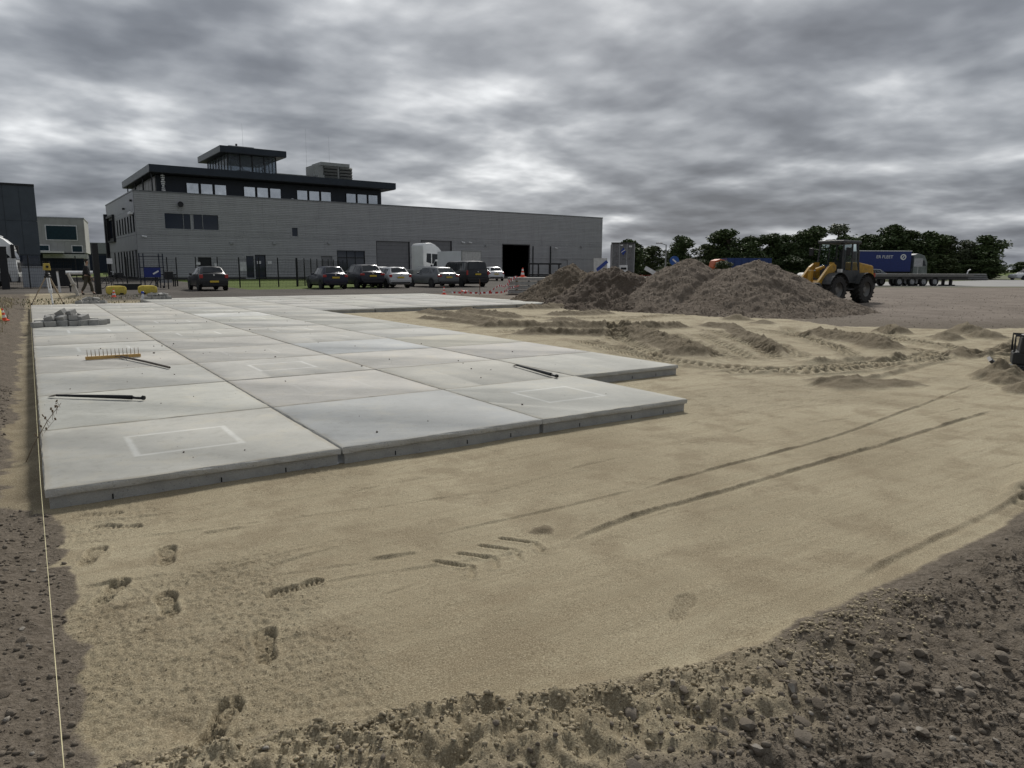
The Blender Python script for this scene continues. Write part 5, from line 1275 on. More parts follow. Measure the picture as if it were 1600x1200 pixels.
def text_mesh(s, size, mat, par, loc, rot):
    cu = bpy.data.curves.new('lettering', 'FONT'); cu.body = s; cu.size = size; cu.extrude = .006; cu.align_x = 'LEFT'
    t = bpy.data.objects.new('lettering', cu); COL.objects.link(t); bpy.context.view_layer.update()
    me = bpy.data.meshes.new_from_object(t.evaluated_get(bpy.context.evaluated_depsgraph_get())); bpy.data.objects.remove(t)
    me.materials.clear(); me.materials.append(mat)
    return inst('lettering', me, par, loc, rot)
def blue_trailer():
    o = empty('curtain_trailer', (94.5, 46.1, .12), R(-33.5), 'dark blue trailer with white FLEET lettering and round emblem', 'trailer')
    bl = M('trailer_blue', (.012, .028, .15), .55, var=.12)
    MB().b2((-5.2, -1.25, 1.15), (2.5, 1.25, 3.75)).obj('curtain', bl, o); MB().b2((-5.25, -1.28, 3.75), (2.55, 1.28, 3.85)).obj('roof', M('cone_white'), o)
    MB().b2((-5.2, -1.0, .8), (2.4, 1.0, 1.15)).obj('frame', M('dark_paint'), o)
    for x in (-3.6, -2.4, -1.2):
        for sd in (-1, 1):
            wheel(o, 0, 0, .48, .3, sd); w_ = o.children[-1]; w_.location = (x, sd*1.0, .48); w_.rotation_euler.z = R(90*sd)
    wt = M('cone_white'); text_mesh('ER FLEET', .56, wt, o, (-2.1, -1.262, 2.85), (R(90), 0, 0))
    MB().lathe([(.24, 0), (.38, 0), (.38, .02), (.24, .02)], 24, (1.45, -1.275, 3.02), 'y', closed=True).obj('emblem', wt, o); MB().box((1.45, -1.268, 3.02), (.12, .012, .4), ry=R(35)).obj('emblem_bar', wt, o)
    MB().prism([(2.9, .9), (2.9, 3.3), (3.4, 3.5), (4.3, 3.2), (4.7, 2.4), (4.8, .6), (3.0, .6)], -1.2, 1.2, 'y').obj('tractor_cab', M('cab_reflection', (.16, .18, .17), .3, var=.3, scale=1.5), o, bevel=.06)  # whitish cab, with the trees' reflection put into its darker green-grey colour
    for sd in (-1, 1):
        MB().prism([(3.5, 1.9), (3.5, 2.6), (4.3, 2.6), (4.55, 1.9)], sd*1.2-.012*(sd < 0), sd*1.2+.012*(sd > 0), 'y').obj('cab_window', CG, o)
        wheel(o, 0, 0, .48, .3, sd); w_ = o.children[-1]; w_.location = (3.9, sd*1.0, .48); w_.rotation_euler.z = R(90*sd)
blue_trailer()
def tipper():
    o = empty('tipper_truck', (74.3, 53.0, .12), R(-34), 'blue tipper with orange cab showing above the gravel heap', 'truck')
    MB().b2((-2.6, -1.25, 1.2), (2.9, 1.25, 2.72)).obj('tipper_body', M('tipper_blue', (.012, .04, .16), .5), o)
    for i in range(7): MB().b2((-2.5+i*.85, -1.32, 1.25), (-2.4+i*.85, -1.255, 2.68)).obj('rib', M('tipper_blue'), o)
    MB().prism([(-2.8, .6), (-2.8, 2.45), (-3.4, 2.6), (-4.0, 2.4), (-4.2, 1.6), (-4.2, .6)], -1.2, 1.2, 'y').obj('cab', M('cab_orange', (.5, .10, .02), .45), o, bevel=.05)
    MB().b2((-2.6, -.5, .7), (2.8, .5, 1.2)).obj('chassis', M('dark_paint'), o); MB().prism([(-3.9, 1.7), (-3.75, 2.2), (-3.1, 2.2), (-3.1, 1.7)], -1.215, -1.203, 'y').obj('cab_window', CG, o)
    for x in (-3.3, 1.0, 2.2):
        for sd in (-1, 1):
            wheel(o, 0, 0, .5, .3, sd); w_ = o.children[-1]; w_.location = (x, sd*1.0, .5); w_.rotation_euler.z = R(90*sd)
tipper()
def ribbed_trailer():
    o = empty('bulk_trailer', (52.2, 51.2, .12), R(-41), 'tall grey ribbed bulk trailer with blue diamond mark at corner of hall', 'trailer')
    g = M('trailer_grey', (.21, .21, .215), .6, .3, dirt=((.08, .075, .07), .5)); W2 = 1.22
    MB().b2((-W2, .08, 1.0), (W2, 9, 4.05)).obj('body', g, o)
    for i in range(7):
        x = -W2+.06+i*(2*W2-.12)/6; MB().b2((x-.04, .0, 1.02), (x+.04, .075, 4.0)).obj('rib', M('frame_grey') if i % 2 == 0 else g, o)
    MB().b2((-W2-.04, -.03, 3.98), (W2+.04, .1, 4.1)).obj('top_rail', M('trailer_dark'), o); MB().b2((-W2, .0, .62), (W2, .1, .98)).obj('bumper', M('trailer_dark'), o)
    d_ = MB().prism([(0, 2.75), (.28, 3.15), (0, 3.6), (-.28, 3.15)], -.05, -.005, 'y').obj('diamond_mark', M('mark_blue', (.02, .05, .25), .5), o); MB().box((0, -.06, 3.2), (.5, .012, .07), ry=R(-35)).obj('diamond_stripe', M('cone_white'), d_)
    MB().b2((-.35, -.04, 1.05), (.5, -.01, 1.75)).obj('white_plate', M('cone_white'), o); MB().b2((-.2, -.055, 1.28), (.38, -.042, 1.5)).obj('plate_band', BLK, o)
    for x in (-.75, .75): MB().b2((x-.28, -.03, .68), (x+.28, -.005, .84)).obj('tail_light', TLR, o)
    MB().b2((-.3, -.035, 3.75), (-.05, -.005, 3.87)).b2((.6, -.035, 3.6), (.9, -.005, 3.78)).obj('marker_plate', M('cone_white'), o)
    for sd in (-1, 1):
        for y in (1.2, 2.5): wheel(o, sd*.95, y, .48, .32, sd)
    MB().b2((-.5, .1, .6), (.5, 8.5, 1.0)).obj('chassis', M('trailer_dark'), o)
ribbed_trailer()
for i, (x, y, a, c, lb) in enumerate(((83, 44.5, 60, paint('silver', (.46, .47, .48)), 'silver car parked before the trees beyond the gravel heap'), (86.5, 42.0, 58, paint('steel', (.11, .118, .125)), 'grey car parked beside the silver one under the trees'),
        (122, 38.5, 70, paint('white', (.62, .63, .64)), 'white car parked far off past the last tree'))):
    car((x, y, .12), R(a), c, estate(), 1.8, lb, wy=(.95, 3.82))

# ================================================================ HEAPS
def heap_mat(name, a, b, c_):
    m = bpy.data.materials.new(name); t = NT(m); p = t.pos()
    n1 = t.noise(p, .9, 5, .6); n2 = t.noise(p, 9, 5, .65); n3 = t.noise(p, 45, 3, .7)
    c = t.mix(t.map(n1, .35, .65, 0, 1), a, b); c = t.mix(t.map(n2, .4, .7, 0, .7), c, c_); c = t.mix(t.map(n3, .3, .45, .6, 0), c, tuple(x*.4 for x in a))
    t.set(Base_Color=c, Roughness=.96); t.b.inputs['Specular IOR Level'].default_value = .15; t.bump(t.math('ADD', n2, n3), .05, .9); MATS[name] = m; return m
def heap(name, peaks, mat, label, lump, step=.06, seed=0, stones=0, ssz=(.012, .03)):
    """peaks: (x, y, height, slope); union of rounded cones with rilled, lumpy flanks"""
    xs = [p[0] for p in peaks]; ys = [p[1] for p in peaks]; R_ = max(p[2]/p[3] for p in peaks)+.6
    ax = np.arange(min(xs)-R_, max(xs)+R_, step); ay = np.arange(min(ys)-R_, max(ys)+R_, step); X, Y = np.meshgrid(ax, ay); x, y = X.ravel(), Y.ravel()
    def hf(x, y):
        h = np.full(x.shape, -1.0); wx = x+.22*fbm(x, y, .8, 3, seed+1); wy = y+.22*fbm(x, y, .8, 3, seed+5)
        for px, py, ph, ps in peaks:
            d = np.hypot(wx-px, wy-py); h = np.maximum(h, ph+.10-ps*np.sqrt(d*d+.12)) if True else h
        foot = np.exp(-((h-.05)/.25)**2)*.03
        h = np.where(h < .45, .45-(.45-h)*(.55+.45*np.clip((h+.6)/1.05, 0, 1)), h)
        return h+lump*fbm(x, y, 1.5, 3, seed+9)+lump*.45*fbm(x, y, 5, 3, seed+13, .6)+lump*.2*nz(x, y, 17, seed+21)+foot
    h = hf(x, y); g = ghs(x, y); H = h.reshape(X.shape); keep = h > g-.12
    idx = np.arange(x.size).reshape(X.shape); q = np.stack([idx[:-1, :-1], idx[:-1, 1:], idx[1:, 1:], idx[1:, :-1]], -1).reshape(-1, 4); q = q[keep[q].any(1)]
    u, inv = np.unique(q, return_inverse=True); q = inv.reshape(-1, 4); z = np.maximum(h, g-.25)
    me = bpy.data.meshes.new(name); me.vertices.add(len(u)); me.vertices.foreach_set('co', np.stack([x, y, z], 1)[u].astype(np.float32).ravel())
    me.loops.add(q.size); me.loops.foreach_set('vertex_index', q.ravel().astype(np.int32)); me.polygons.add(len(q)); me.polygons.foreach_set('loop_start', np.arange(0, q.size, 4, dtype=np.int32))
    me.polygons.foreach_set('use_smooth', np.ones(len(q), dtype=bool)); me.update(calc_edges=True); me.materials.append(mat)
    o = bpy.data.objects.new(name, me); COL.objects.link(o); tag(o, label, 'heap')
    if stones:
        r = np.random.default_rng(seed+50); sx = r.uniform(ax[0], ax[-1], stones*4); sy = r.uniform(ay[0], ay[-1], stones*4); sh = hf(sx, sy); sg = ghs(sx, sy); k = sh > sg-.03
        sx, sy, sh = sx[k][:stones], sy[k][:stones], np.maximum(sh, sg)[k][:stones]
        scatter('loose_stones', sx, sy, sh, ssz[0]+ssz[1]*r.random(len(sx))**2.2, SM, o, seed=seed, tri=8)
    return o
GHM = heap_mat('heap_gravel', (.135, .106, .080), (.190, .154, .120), (.225, .19, .152)); SHM = heap_mat('heap_soil', (.085, .064, .048), (.135, .106, .082), (.165, .135, .105)); SH2 = heap_mat('heap_loam', (.12, .094, .066), (.17, .136, .098), (.14, .11, .08))
heap('gravel_heap', [(21.75, 14.4, 2.02, .60), (22.3, 13.4, 1.62, .52), (22.75, 11.95, 1.92, .50), (22.5, 12.7, 1.66, .5), (23.7, 11.0, .85, .5)], GHM, 'large grey brown gravel heap with two peaks beside the wheel loader', .07, .055, 40, 16000, (.007, .024))
heap('soil_heap', [(19.75, 16.7, 1.68, .64), (20.2, 16.0, 1.5, .62), (20.8, 15.4, 1.1, .55)], SHM, 'dark brown lumpy soil heap beside the gravel heap', .12, .055, 80, 3500, (.012, .04))
heap('soil_heap', [(20.2, 19.9, 1.82, .72), (19.6, 20.2, 1.35, .7), (20.5, 19.0, 1.45, .66)], SH2, 'sandy brown soil heap at the end of the concrete strip', .11, .06, 120, 2500, (.012, .035))

# ================================================================ BEAM STACKS, TAPE, SIGNS
def beam_stack(loc, rz, n, label, L_=3.4, W_=1.1, top=None):
    o = empty('beam_stack', loc, rz, label, 'concrete beams'); bm_ = M('precast', (.36, .355, .335), .85, var=.2, dirt=((.2, .18, .15), .6)); r = random.Random(n*7)
    for k in range(n):
        z = .05+k*.235
        for j in range(3): MB().box((r.uniform(-.08, .08), -W_/2+W_/6+j*W_/3, z+.085), (L_, W_/3-.015, .165)).obj('beam', bm_, o, bevel=.008)
        if k < n-1:
            for x in (-L_*.33, L_*.33): MB().box((x, 0, z+.20), (.08, W_, .05)).obj('batten', M('stake_wood'), o)
beam_stack((23.3, 27.2, gh(23.3, 27.2)), R(-32), 4, 'stack of pale concrete beams with a traffic cone on top', 2.6, 1.3)
beam_stack((30.0, 25.2, .12), R(-33), 4, 'stack of pale concrete beams behind the dip between two heaps', 3.2, 1.2)
cone((22.75, 27.35, gh(23.3, 27.2)+.935), 'orange cone standing on top of the beam stack', sc=1.05)
o = empty('red_bin', (28.75, 23.65, .12), R(-25), 'red steel frame and bin before the concrete beams', 'bin')
MB().box((0, 0, .42), (1.0, .6, .75), taper=1.15).obj('tub', M('red_steel', (.30, .025, .015), .55), o, bevel=.02); MB().tube([(-.5, .3, .6), (-.5, .3, 1.05), (.5, .3, 1.05), (.5, .3, .6)], .03, 6).obj('handle', M('red_steel'), o)
# red and white barrier tape hanging between a pin and the beams
TPN = [(18.4, 27.6, .16), (19.3, 27.3, .14), (20.2, 27.0, .15), (20.9, 26.9, .5), (21.3, 27.0, .45), (21.8, 27.1, .75), (22.3, 27.2, .95)]
tp_ = empty('barrier_tape', (20.9, 26.9, gh(20.9, 26.9)), 0, 'red and white barrier tape sagging from the beam stack to the ground', 'barrier tape')
RT = M('tape_red', (.55, .03, .03), .5); WT_ = M('cone_white')
def tape(pts, ph=0):
    Q_ = curve([(p[0]-20.9, p[1]-26.9, p[2]) for p in pts], 7); rt = random.Random(ph)
    for i in range(len(Q_)-1):
        a, b = Vector(Q_[i]), Vector(Q_[i+1]); up = Vector((rt.uniform(-.02, .02), rt.uniform(-.03, .03), .045))
        mb = MB(); th = Vector((.0, .003, 0)); mb.add([a-up, b-up, b+up, a+up, a-up+th, b-up+th, b+up+th, a+up+th], [(0, 1, 2, 3), (7, 6, 5, 4), (0, 4, 5, 1), (3, 2, 6, 7)])
        mb.obj('tape_band', RT if i % 2 else WT_, tp_)
tape(TPN, 1); tape([(19.6, 26.6, .16), (20.6, 26.3, .17), (21.2, 26.4, .35), (21.5, 26.9, .75), (22.2, 27.1, .98)], 2); tape([(21.0, 26.6, .2), (21.6, 26.7, .4), (22.0, 26.6, .5)], 3)
MB().tube([(-.9, .5, -.05), (-.9, .5, .85)], .018, 6).obj('iron_pin', M('rust', (.14, .08, .05), .8), tp_)
o = empty('striped_board', (29.75, 28.9, .12), R(-30), 'white and blue striped panel propped behind the soil heap', 'panel')
MB().box((0, 0, 1.55), (.85, .05, 1.0), rx=R(-8)).obj('board', M('frame_white'), o); MB().box((.05, -.05, 1.55), (.95, .02, .2), ry=R(-40), rx=R(-8)).obj('stripe', M('mark_blue'), o)
for x in (-.35, .35): MB().box((x, .1, .6), (.06, .06, 1.2)).obj('leg', M('dark_paint'), o)
o = empty('frame_rack', (26.9, 30.9, .12), R(-28), 'dark steel frame rack showing over the sandy soil heap', 'rack')
for x in (-1.0, -.4, .3, .9): MB().box((x, 0, .85), (.09, .09, 1.7)).obj('upright', M('dark_paint'), o)
for z in (1.0, 1.68): MB().box((0, 0, z), (2.1, .1, .1)).obj('rail', M('dark_paint'), o)
def lamp_post(loc, h, label, arm=1.0):
    o = empty('lamp_post', loc, 0, label, 'lamp post'); g = M('galvanised')
    MB().tube([(0, 0, 0), (0, 0, h)], [.075, .045], 8).obj('mast', g, o); MB().tube([(0, 0, h-.04), (-arm*.6, arm*.4, h+.12)], .03, 6).obj('arm', g, o); MB().box((-arm*.7, arm*.46, h+.12), (.5, .2, .1), rz=R(-34)).obj('lamp_head', M('frame_grey'), o, bevel=.02)
lamp_post((44.15, 37.3, .1), 3.4, 'slim grey lamp post with one arm between the heaps', .7)
lamp_post((-2.4, 62.0, .1), 6.2, 'slim lamp post in front of the dark slate warehouse', .2)
o = empty('round_sign', (37.35, 29.9, .1), R(-32), 'round blue road sign with white plate below on post', 'road sign')
MB().tube([(0, .04, 0), (0, .04, 2.2)], .035, 8).obj('post', M('galvanised'), o); MB().lathe([(.33, -.012), (.33, .012)], 24, (0, 0, 1.98), 'y').obj('sign_disc', M('sign_blue', (.02, .09, .33), .4), o); MB().box((0, -.005, 1.42), (.34, .02, .42)).obj('plate', M('cone_white'), o)
MB().box((0, -.016, 1.98), (.34, .006, .10), ry=R(40)).obj('arrow', M('cone_white'), o)
o = empty('road_sign', (82.1, 35.8, .12), R(-50), 'small grey sign plate seen from behind before the trees', 'road sign')
MB().tube([(0, 0, 0), (0, 0, 2.6)], .05, 8).obj('post', M('galvanised'), o); MB().box((0, -.05, 2.2), (.85, .03, .9)).obj('plate', M('frame_grey'), o)
o = empty('direction_sign', (41.0, 35.6, .12), R(-32), 'white angled arrow sign on a short post beside hedge', 'road sign')
MB().tube([(0, 0, 0), (0, 0, 1.1)], .05, 8).obj('post', M('cone_white'), o); MB().box((-.2, -.04, 1.25), (.95, .03, .32), ry=R(28)).obj('board', M('cone_white'), o)
# stacked pipes far right under the trees
for i, (x, y) in enumerate(((98, 42.5), (106, 41.0))):
    o = empty('pipe_bundle', (x, y, .12), R(-28), ('bundle of pale pipes with an orange end under the trees', 'bundle of grey pipes in the middle of the line', 'bundle of grey pipes at the end of the tree line')[i], 'pipes')
    for a in range(3):
        for b in range(3-a): MB().tube([(-2.6, -.3+.32*b+.16*a, .16+.28*a), (2.6, -.3+.32*b+.16*a, .16+.28*a)], .155, 8).obj('pipe', M('pipe_grey', (.13, .13, .125), .7), o)
    MB().b2((.2, -.55, .0), (.4, .55, .12)).obj('cradle', M('cab_orange') if i == 0 else M('dark_paint'), o)

# pale road and grass verges beyond the gravel yard
def strip(name, pts, z, mat):
    o = MB().add([(x, y, z) for x, y in pts], [tuple(range(len(pts)))]).obj(name, mat); o['kind'] = 'structure'; return o
strip('verge', [(46.5, 30.5), (57, 25.4), (70, 18.6), (96, 5), (98, 8), (72, 21.2), (59, 27.6), (48, 33)], .128, M('verge_grass', (.085, .082, .04), .95, var=.4, scale=1.5))
strip('road', [(48, 33.2), (59, 27.8), (72, 21.4), (110, 1), (150, 20), (116, 41), (88, 37), (70, 41)], .132, M('pale_road', (.26, .255, .245), .9, var=.1, scale=.3))
strip('verge', [(70, 41.2), (88, 37.2), (116, 41.2), (170, 31), (210, 66), (120, 78), (80, 82)], .136, M('verge_green', (.075, .085, .03), .95, var=.35, scale=.6))

# ================================================================ LEFT YARD THINGS
o = empty('grey_cabinet', (.32, 50.0, .12), R(2), 'light grey utility cabinet behind the wire fence', 'cabinet')
MB().b2((-.62, -.3, .05), (.62, .3, 1.32)).obj('body', M('cabinet_grey', (.36, .38, .41), .6, var=.08), o, bevel=.015); MB().b2((-.66, -.34, 1.32), (.66, .34, 1.38)).obj('lid', M('frame_grey'), o)
for x in (-.3, .3): MB().b2((x-.28, -.315, .12), (x+.28, -.302, 1.25)).obj('door', M('cabinet_grey'), o)
o = empty('dark_container', (1.75, 50.5, .12), R(0), 'dark wheeled waste container beside the grey cabinet', 'container')
MB().box((0, 0, .62), (1.2, .9, 1.05), taper=1.1).obj('bin', M('bin_dark', (.016, .017, .018), .6), o, bevel=.03); MB().box((0, 0, 1.19), (1.36, 1.0, .08)).obj('lid', M('bin_dark'), o)
for x in (-.5, .5): MB().lathe([(.09, -.03), (.09, .03)], 12, (x, -.3, .09), 'y').obj('castor', BLK, o)
o = empty('gate_post', (-1.15, 47.6, .12), 0, 'thick black gate post before the parked white truck', 'post')
MB().box((0, 0, 1.25), (.4, .4, 2.5)).obj('column', M('dark_paint'), o, bevel=.01); MB().box((0, 0, 2.52), (.44, .44, .05)).obj('cap', M('dark_paint'), o)
def rack():
    o = empty('blue_rack', (6.75, 46.9, .12), R(6), 'dark steel rack with a blue banner panel by the yellow block', 'rack')
    m = M('rack_navy', (.02, .026, .04), .5, .3)
    for x in (-.72, -.48, .5, .74): MB().box((x, .2*(x > 0)-.1, 1.12), (.06, .06, 2.25)).obj('upright', m, o)
    for z in (.55, 1.35, 2.05): MB().box((0, -.05, z), (1.5, .05, .05)).obj('rail', m, o)
    p = MB().box((0, -.14, 1.02), (1.0, .03, .62)).obj('panel', M('banner_blue', (.012, .025, .17), .5), o); MB().box((.2, -.16, 1.02), (.4, .006, .10), ry=R(-30)).obj('white_mark', M('cone_white'), p)
    for x in (-.3, .05): MB().tube([(x, -.1, .05), (x+.4, .1, .6)], .025, 6).obj('brace', m, o)
    for x in (-.6, .6): MB().lathe([(.09, -.03), (.09, .03)], 12, (x, -.2, .09), 'x').obj('castor', BLK, o)
rack()
o = empty('workbench', (8.0, 50.2, .12), R(5), 'dark steel workbench frame left of the black hatchback', 'bench')
MB().box((0, 0, .85), (1.3, .6, .07)).obj('top', M('dark_paint'), o)
for x in (-.58, .58):
    for y in (-.24, .24): MB().box((x, y, .41), (.07, .07, .82)).obj('leg', M('dark_paint'), o)
MB().box((0, .05, .5), (.8, .3, .45)).obj('drawer_box', M('frame_grey'), o)
o = empty('litter_bin', (7.35, 44.6, .12), R(10), 'small black litter bin on a post beside the rack', 'bin')
MB().tube([(0, 0, 0), (0, 0, 2.0)], .035, 6).obj('post', M('dark_paint'), o); MB().box((0, -.18, .85), (.42, .3, .5), taper=1.1).obj('tub', M('bin_dark'), o, bevel=.02)
o = empty('black_trough', (5.0, 44.0, .12), R(3), 'black plastic trough lying behind the yellow blocks', 'trough')
MB().box((0, 0, .17), (1.3, .5, .34), taper=1.08).obj('tub', M('bin_dark'), o, bevel=.02); MB().box((0, 0, .345), (1.44, .58, .03)).obj('rim', M('bin_dark'), o)
def bicycle(loc, rz):
    o = empty('bicycle', loc, rz, 'dark bicycle leaning near the corner of the hall', 'bicycle'); m = M('dark_paint')
    for x in (-.53, .53):
        w_ = MB()
        for k in range(24):
            a, b = 2*math.pi*k/24, 2*math.pi*(k+1)/24; w_.tube([(x+.33*math.cos(a), 0, .35+.33*math.sin(a)), (x+.33*math.cos(b), 0, .35+.33*math.sin(b))], .02, 5, cap=False)
        w_.obj('wheel', TY, o)
        sp = MB()
        for k in range(10): a = math.pi*k/10*2; sp.tube([(x, 0, .35), (x+.33*math.cos(a), 0, .35+.33*math.sin(a))], .003, 3)
        sp.obj('spokes', CHR, o)
    f_ = MB()
    for p, q in (((-.53, .35), (-.05, .32)), ((-.05, .32), (-.18, .88)), ((-.53, .35), (-.15, .75)), ((-.05, .32), (.38, .8)), ((-.16, .78), (.36, .88)), ((.36, .95), (.53, .35))): f_.tube([(p[0], 0, p[1]), (q[0], 0, q[1])], .018, 6)
    f_.obj('frame', m, o); MB().box((-.2, 0, .93), (.26, .15, .06)).obj('saddle', BLK, o); MB().tube([(.28, -.28, 1.08), (.34, 0, 1.02), (.28, .28, 1.08)], .014, 6).obj('handlebar', CHR, o)
    MB().box((.62, 0, .85), (.35, .4, .3)).obj('basket', m, o)
bicycle((4.25, 46.5, .12), R(25))
o = empty('white_board', (4.6, 49.6, .12), R(2), 'small white notice board on a thin post by the hall corner', 'notice')
MB().tube([(0, .03, 0), (0, .03, 2.1)], .03, 6).obj('post', M('dark_paint'), o); MB().box((0, 0, 1.75), (.34, .02, .36)).obj('board', M('cone_white'), o)

# plate compactor standing at the edge of the sand on the right
def compactor(loc, rz):
    o = empty('plate_compactor', loc, rz, 'black plate compactor with upright handle standing in the sand', 'compactor'); bk = M('bin_dark')
    MB().prism([(-.62, .14), (-.5, .02), (.42, .02), (.52, .12), (.48, .14), (.38, .06), (-.46, .06), (-.58, .17)], -.28, .28, 'y').obj('base_plate', M('worn_dark_steel', (.05, .05, .05), .5, .5), o)
    MB().box((.0, 0, .20), (.62, .42, .22)).obj('exciter', bk, o, bevel=.04); MB().box((.04, 0, .42), (.56, .44, .30), taper=.9).obj('engine_cover', bk, o, bevel=.04)
    MB().box((.0, -.215, .36), (.22, .02, .10)).obj('badge', M('lime_badge', (.45, .55, .08), .5), o); MB().lathe([(.05, 0), (.05, .03)], 12, (.1, -.235, .2), 'y').obj('bolt', CHR, o)
    MB().tube([(-.3, -.2, .3), (-.3, -.2, .56), (.3, -.2, .56), (.3, -.2, .3)], .02, 6).obj('guard_frame', bk, o); MB().tube([(-.3, .2, .3), (-.3, .2, .56), (.3, .2, .56), (.3, .2, .3)], .02, 6).obj('guard_frame', bk, o)
    MB().tube([(.1, -.18, .3), (-.12, -.18, 1.2), (-.12, .18, 1.2), (.1, .18, .3)], .02, 6).obj('handle', M('handle_grey', (.09, .085, .08), .5, .4), o)
compactor((13.06, -.74, gh(13.06, -.74)-.01), R(-64))

# ================================================================ TREES AND PLANTS
def leaf_mat(name, a, b):
    m = bpy.data.materials.new(name); t = NT(m); r_ = t.n('ShaderNodeNewGeometry').outputs['Random Per Island']; oi = t.n('ShaderNodeObjectInfo').outputs['Random']
    c = t.mix(r_, a, b); c = t.mix(t.map(oi, 0, 1, 0, .45), c, tuple(x*.6 for x in a)); t.set(Base_Color=c, Roughness=.65); t.b.inputs['Specular IOR Level'].default_value = .25; MATS[name] = m; return m
LM = [leaf_mat('leaf_deep', (.05, .078, .028), (.12, .16, .06)), leaf_mat('leaf_olive', (.055, .075, .028), (.12, .145, .058)), leaf_mat('leaf_pale', (.075, .095, .05), (.15, .17, .10))]
BK = M('bark', (.07, .055, .042), .9)
def tree_meshes(seed, n, lm, lobes=9, leaf=.26, low=.12):
    """unit tree: crown about 1 wide and 1 tall before scaling, given here in metres for a 7 m tree"""
    r = random.Random(seed); rn = np.random.default_rng(seed); tr = MB(); H = 7.0
    tr.tube([(0, 0, 0), (.05, .03, H*.25), (-.04, .06, H*.5), (.06, 0, H*.85)], [.17, .13, .09, .03], 8)
    C = []
    for i in range(lobes):
        a = r.uniform(0, 6.28); z = H*r.uniform(low+.1, .88); wd = 1.0-.55*abs(z/H-.45); d = r.uniform(.3, 1.55)*wd; C.append((math.cos(a)*d, math.sin(a)*d, z, r.uniform(.75, 1.25)*(1.1 if z < H*.6 else .8)))
        tr.tube([(0, 0, max(.6, z-1.2)), (math.cos(a)*d*.55, math.sin(a)*d*.55, z-.35), (math.cos(a)*d, math.sin(a)*d, z)], [.07, .045, .015], 5)
    C.append((0, 0, H*.9, .7)); C.append((0, 0, H*.55, 1.3)); C.append((.1, 0, H*.3, 1.2))
    P = []; per = n//len(C)
    for cx, cy, cz, cr in C:
        v = rn.normal(0, 1, (per, 3)); v /= np.linalg.norm(v, axis=1)[:, None]; k = (.35+.65*rn.random(per)**.5)*(1+.22*np.sin(v[:, 0]*5+cx)*np.cos(v[:, 1]*6+cz)); P.append(v*k[:, None]*cr*np.array([1, 1, .85])+np.array([cx, cy, cz]))
    P = np.concatenate(P); P = P[P[:, 2] > .25]; m = len(P); a = rn.normal(0, 1, (m, 3)); a /= np.linalg.norm(a, axis=1)[:, None]; b = np.cross(a, rn.normal(0, 1, (m, 3))); b /= np.linalg.norm(b, axis=1)[:, None]
    s = (leaf*rn.uniform(.55, 1.3, m))[:, None]; V = np.stack([P-a*s*.5, P+b*s*.32, P+a*s*.5, P-b*s*.32], 1).reshape(-1, 3)
    me = bpy.data.meshes.new('crown'); me.vertices.add(4*m); me.vertices.foreach_set('co', V.astype(np.float32).ravel()); me.loops.add(4*m); me.loops.foreach_set('vertex_index', np.arange(4*m, dtype=np.int32)); me.polygons.add(m); me.polygons.foreach_set('loop_start', np.arange(0, 4*m, 4, dtype=np.int32)); me.update(calc_edges=True); me.materials.append(lm)
    return me, tr.mesh('trunk', BK, True)
TM = [tree_meshes(i+3, 9000, LM[0], 16+i, .27, .0) for i in range(4)]+[tree_meshes(31, 9000, LM[1], 16, .26, .0), tree_meshes(37, 6500, LM[2], 15, .24, .05), tree_meshes(41, 8000, LM[0], 18, .3, .0)]
def tree(x, y, h, wsc, k, label, grp='trees along the far side of the yard'):
    o = empty('tree', (x, y, .08), random.uniform(0, 6.28), label, 'tree', grp); o.scale = (h/7*wsc*1.32, h/7*wsc*1.32, h/7.0)
    inst('crown', TM[k][0], o); inst('trunk', TM[k][1], o); return o
G1 = 'dense dark green tree in the row behind the heaps and trailers'
for x, y, h, wsc, k, lb in ((76.2, 74.5, 5.2, 1.3, 4, 'olive green bushy tree next to the tall bulk trailer'), (78.6, 73.2, 4.9, 1.4, 4, 'low olive tree between bulk trailer and lamp post'), (81.2, 70.4, 6.4, 1.0, 5-5, 'loose crowned dark tree standing just behind the lamp post'),
        (84.6, 68.0, 5.2, 1.4, 4, 'low olive tree behind the taller gravel peak'), (87.2, 66.2, 7.4, 1.25, 0, G1), (90.0, 64.6, 6.4, 1.2, 1, G1), (93.0, 62.6, 6.8, 1.1, 2, G1), (95.6, 60.8, 6.6, 1.15, 3, G1), (98.0, 59.0, 7.9, 1.05, 0, G1), (100.2, 60.4, 7.0, 1.2, 1, G1),
        (103.0, 58.5, 8.4, 1.35, 5, 'pale feathery tree rising above the wheel loader cab'), (105.0, 54.0, 6.6, 1.3, 3, G1), (107.6, 52.4, 8.2, 1.1, 2, G1), (109.8, 51.4, 7.4, 1.2, 6, G1), (112.0, 49.6, 7.2, 1.2, 0, G1), (114.4, 48.0, 6.6, 1.15, 4, 'olive green tree near the end of the tree row'),
        (117.0, 46.6, 6.0, 1.0, 5, 'thin pale tree before the last dark tree'), (119.2, 44.8, 6.7, 1.35, 6, 'broad dark bushy tree standing last in the row'), (85.5, 60.0, 3.0, 2.0, 6, 'low dark shrub tree behind the blue tipper'), (70.5, 70.0, 5.6, 1.2, 6, 'dark tree seen between the hall corner and the bulk trailer')):
    tree(x, y, h, wsc, k, lb, G1 and 'trees along the far side of the yard')
for x, y, h, wsc, k in ((83, 72, 5.6, 1.2, 1), (89.5, 69, 6.2, 1.2, 3), (92.2, 66.5, 6.4, 1.2, 2), (97, 63.5, 6.8, 1.2, 1), (101.5, 56.6, 6.6, 1.2, 3), (106.4, 56, 6.8, 1.2, 0), (111, 53.4, 6.4, 1.2, 1), (115.8, 49.4, 5.6, 1.2, 2)):
    tree(x, y, h, wsc, k, G1)
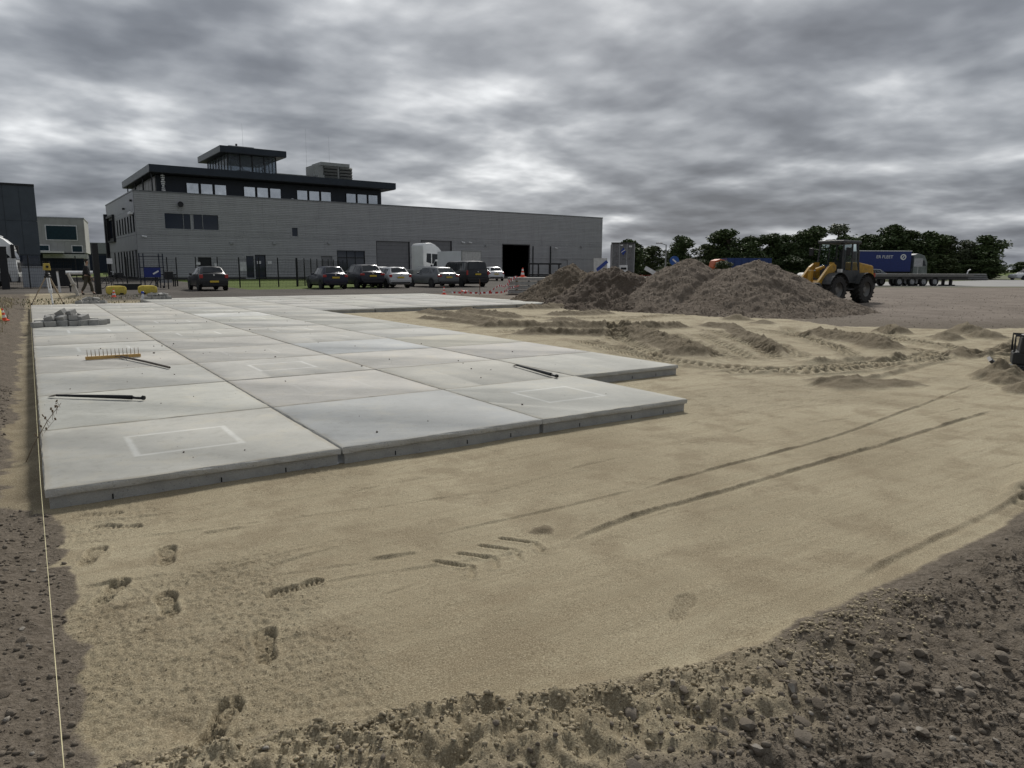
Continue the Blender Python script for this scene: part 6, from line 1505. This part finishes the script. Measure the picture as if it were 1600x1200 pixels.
def bush(x, y, h, wsc, k, lb):
    o = empty('shrub', (x, y, .05), random.uniform(0, 6), lb, 'shrub', 'shrubs under the trees'); o.scale = (h/7*wsc*2.2, h/7*wsc*2.2, h/7.0)
    inst('foliage', TM[k][0], o); inst('stem', TM[k][1], o)
for i in range(22):
    t = i/21; bush(78+38*t+random.uniform(-.6, .6), 68.5-25*t+random.uniform(-.8, .8), random.uniform(2.2, 3.8), random.uniform(1.0, 1.4), (6, 0, 4, 6)[i % 4], 'dark low shrub filling the gap under the tree row')
for i in range(3): bush(50.5+i*2.6, 44-i*1.6, 1.5+.4*i, .9, 4, 'light green shrub in the verge beside the lamp post')
# distant hedge line on the horizon
for i in range(40):
    a = R(58+i*1.4-36); d = 330+random.uniform(-30, 30); x, y = d*math.sin(a+R(34)), d*math.cos(a+R(34))
    o = empty('distant_tree', (x, y, 0), random.uniform(0, 6), 'distant tree in the low line along the horizon', 'tree', 'distant trees on the horizon'); o.scale = (2.2, 2.2, random.uniform(.6, 1.0)); inst('crown', TM[i % 4][0], o); inst('trunk', TM[i % 4][1], o)

# dry grass and weeds on the bank left of the slabs
def blades(name, xs, ys, hs, mat, seed, wdt=.004, label='', cat='grass'):
    r = np.random.default_rng(seed); n = len(xs); zs = ghs(xs, ys); a = r.uniform(0, 6.28, n); ln = r.uniform(.2, .9, n)*hs; ca, sa = np.cos(a), np.sin(a); w_ = wdt*(1+np.asarray(ys).clip(0, 40)*.12)
    p0 = np.stack([xs-sa*w_, ys+ca*w_, zs-.01], 1); p1 = np.stack([xs+sa*w_, ys-ca*w_, zs-.01], 1); p2 = np.stack([xs+ca*ln*.4+sa*w_*.7, ys+sa*ln*.4-ca*w_*.7, zs+hs*.62], 1); p3 = np.stack([xs+ca*ln*.4-sa*w_*.7, ys+sa*ln*.4+ca*w_*.7, zs+hs*.62], 1); p4 = np.stack([xs+ca*ln, ys+sa*ln, zs+hs*.9], 1)
    V = np.stack([p0, p1, p2, p3, p4], 1).reshape(-1, 3); b = np.arange(n)*5; F = []
    me = bpy.data.meshes.new(name); fs = [(i, i+1, i+2, i+3) for i in b.tolist()]+[(i+3, i+2, i+4) for i in b.tolist()]
    me.from_pydata(V.tolist(), [], fs); me.materials.append(mat); o = bpy.data.objects.new(name, me); COL.objects.link(o); tag(o, label, cat, kind='stuff'); return o
r = np.random.default_rng(77)
DG = leaf_mat('dry_grass', (.30, .25, .15), (.46, .39, .25)); GG = leaf_mat('weed_green', (.05, .065, .02), (.12, .13, .05))
n = 2600; ys = r.uniform(2, 34, n); xs = -.55-np.abs(r.normal(0, .9, n)); k = nz(xs, ys, .7, 5) > -.12; blades('dry_grass', xs[k], ys[k], r.uniform(.04, .22, n)[k], DG, 1, .0025, label='dry straw coloured grass on the bank left of the slabs')
n = 1800; xs = r.uniform(-5, 4.6, n); ys = r.uniform(27.2, 34.5, n); k = (nz(xs, ys, .8, 9) > -.2); blades('verge_weeds', xs[k], ys[k], r.uniform(.02, .10, n)[k], DG, 2, .0025, label='dry weeds on the verge around the tripod')
n = 900; xs = r.uniform(-5, 4.6, n); ys = r.uniform(27.2, 34.5, n); blades('green_weeds', xs, ys, r.uniform(.03, .12, n), GG, 3, .003, label='low green weeds among the dry verge')
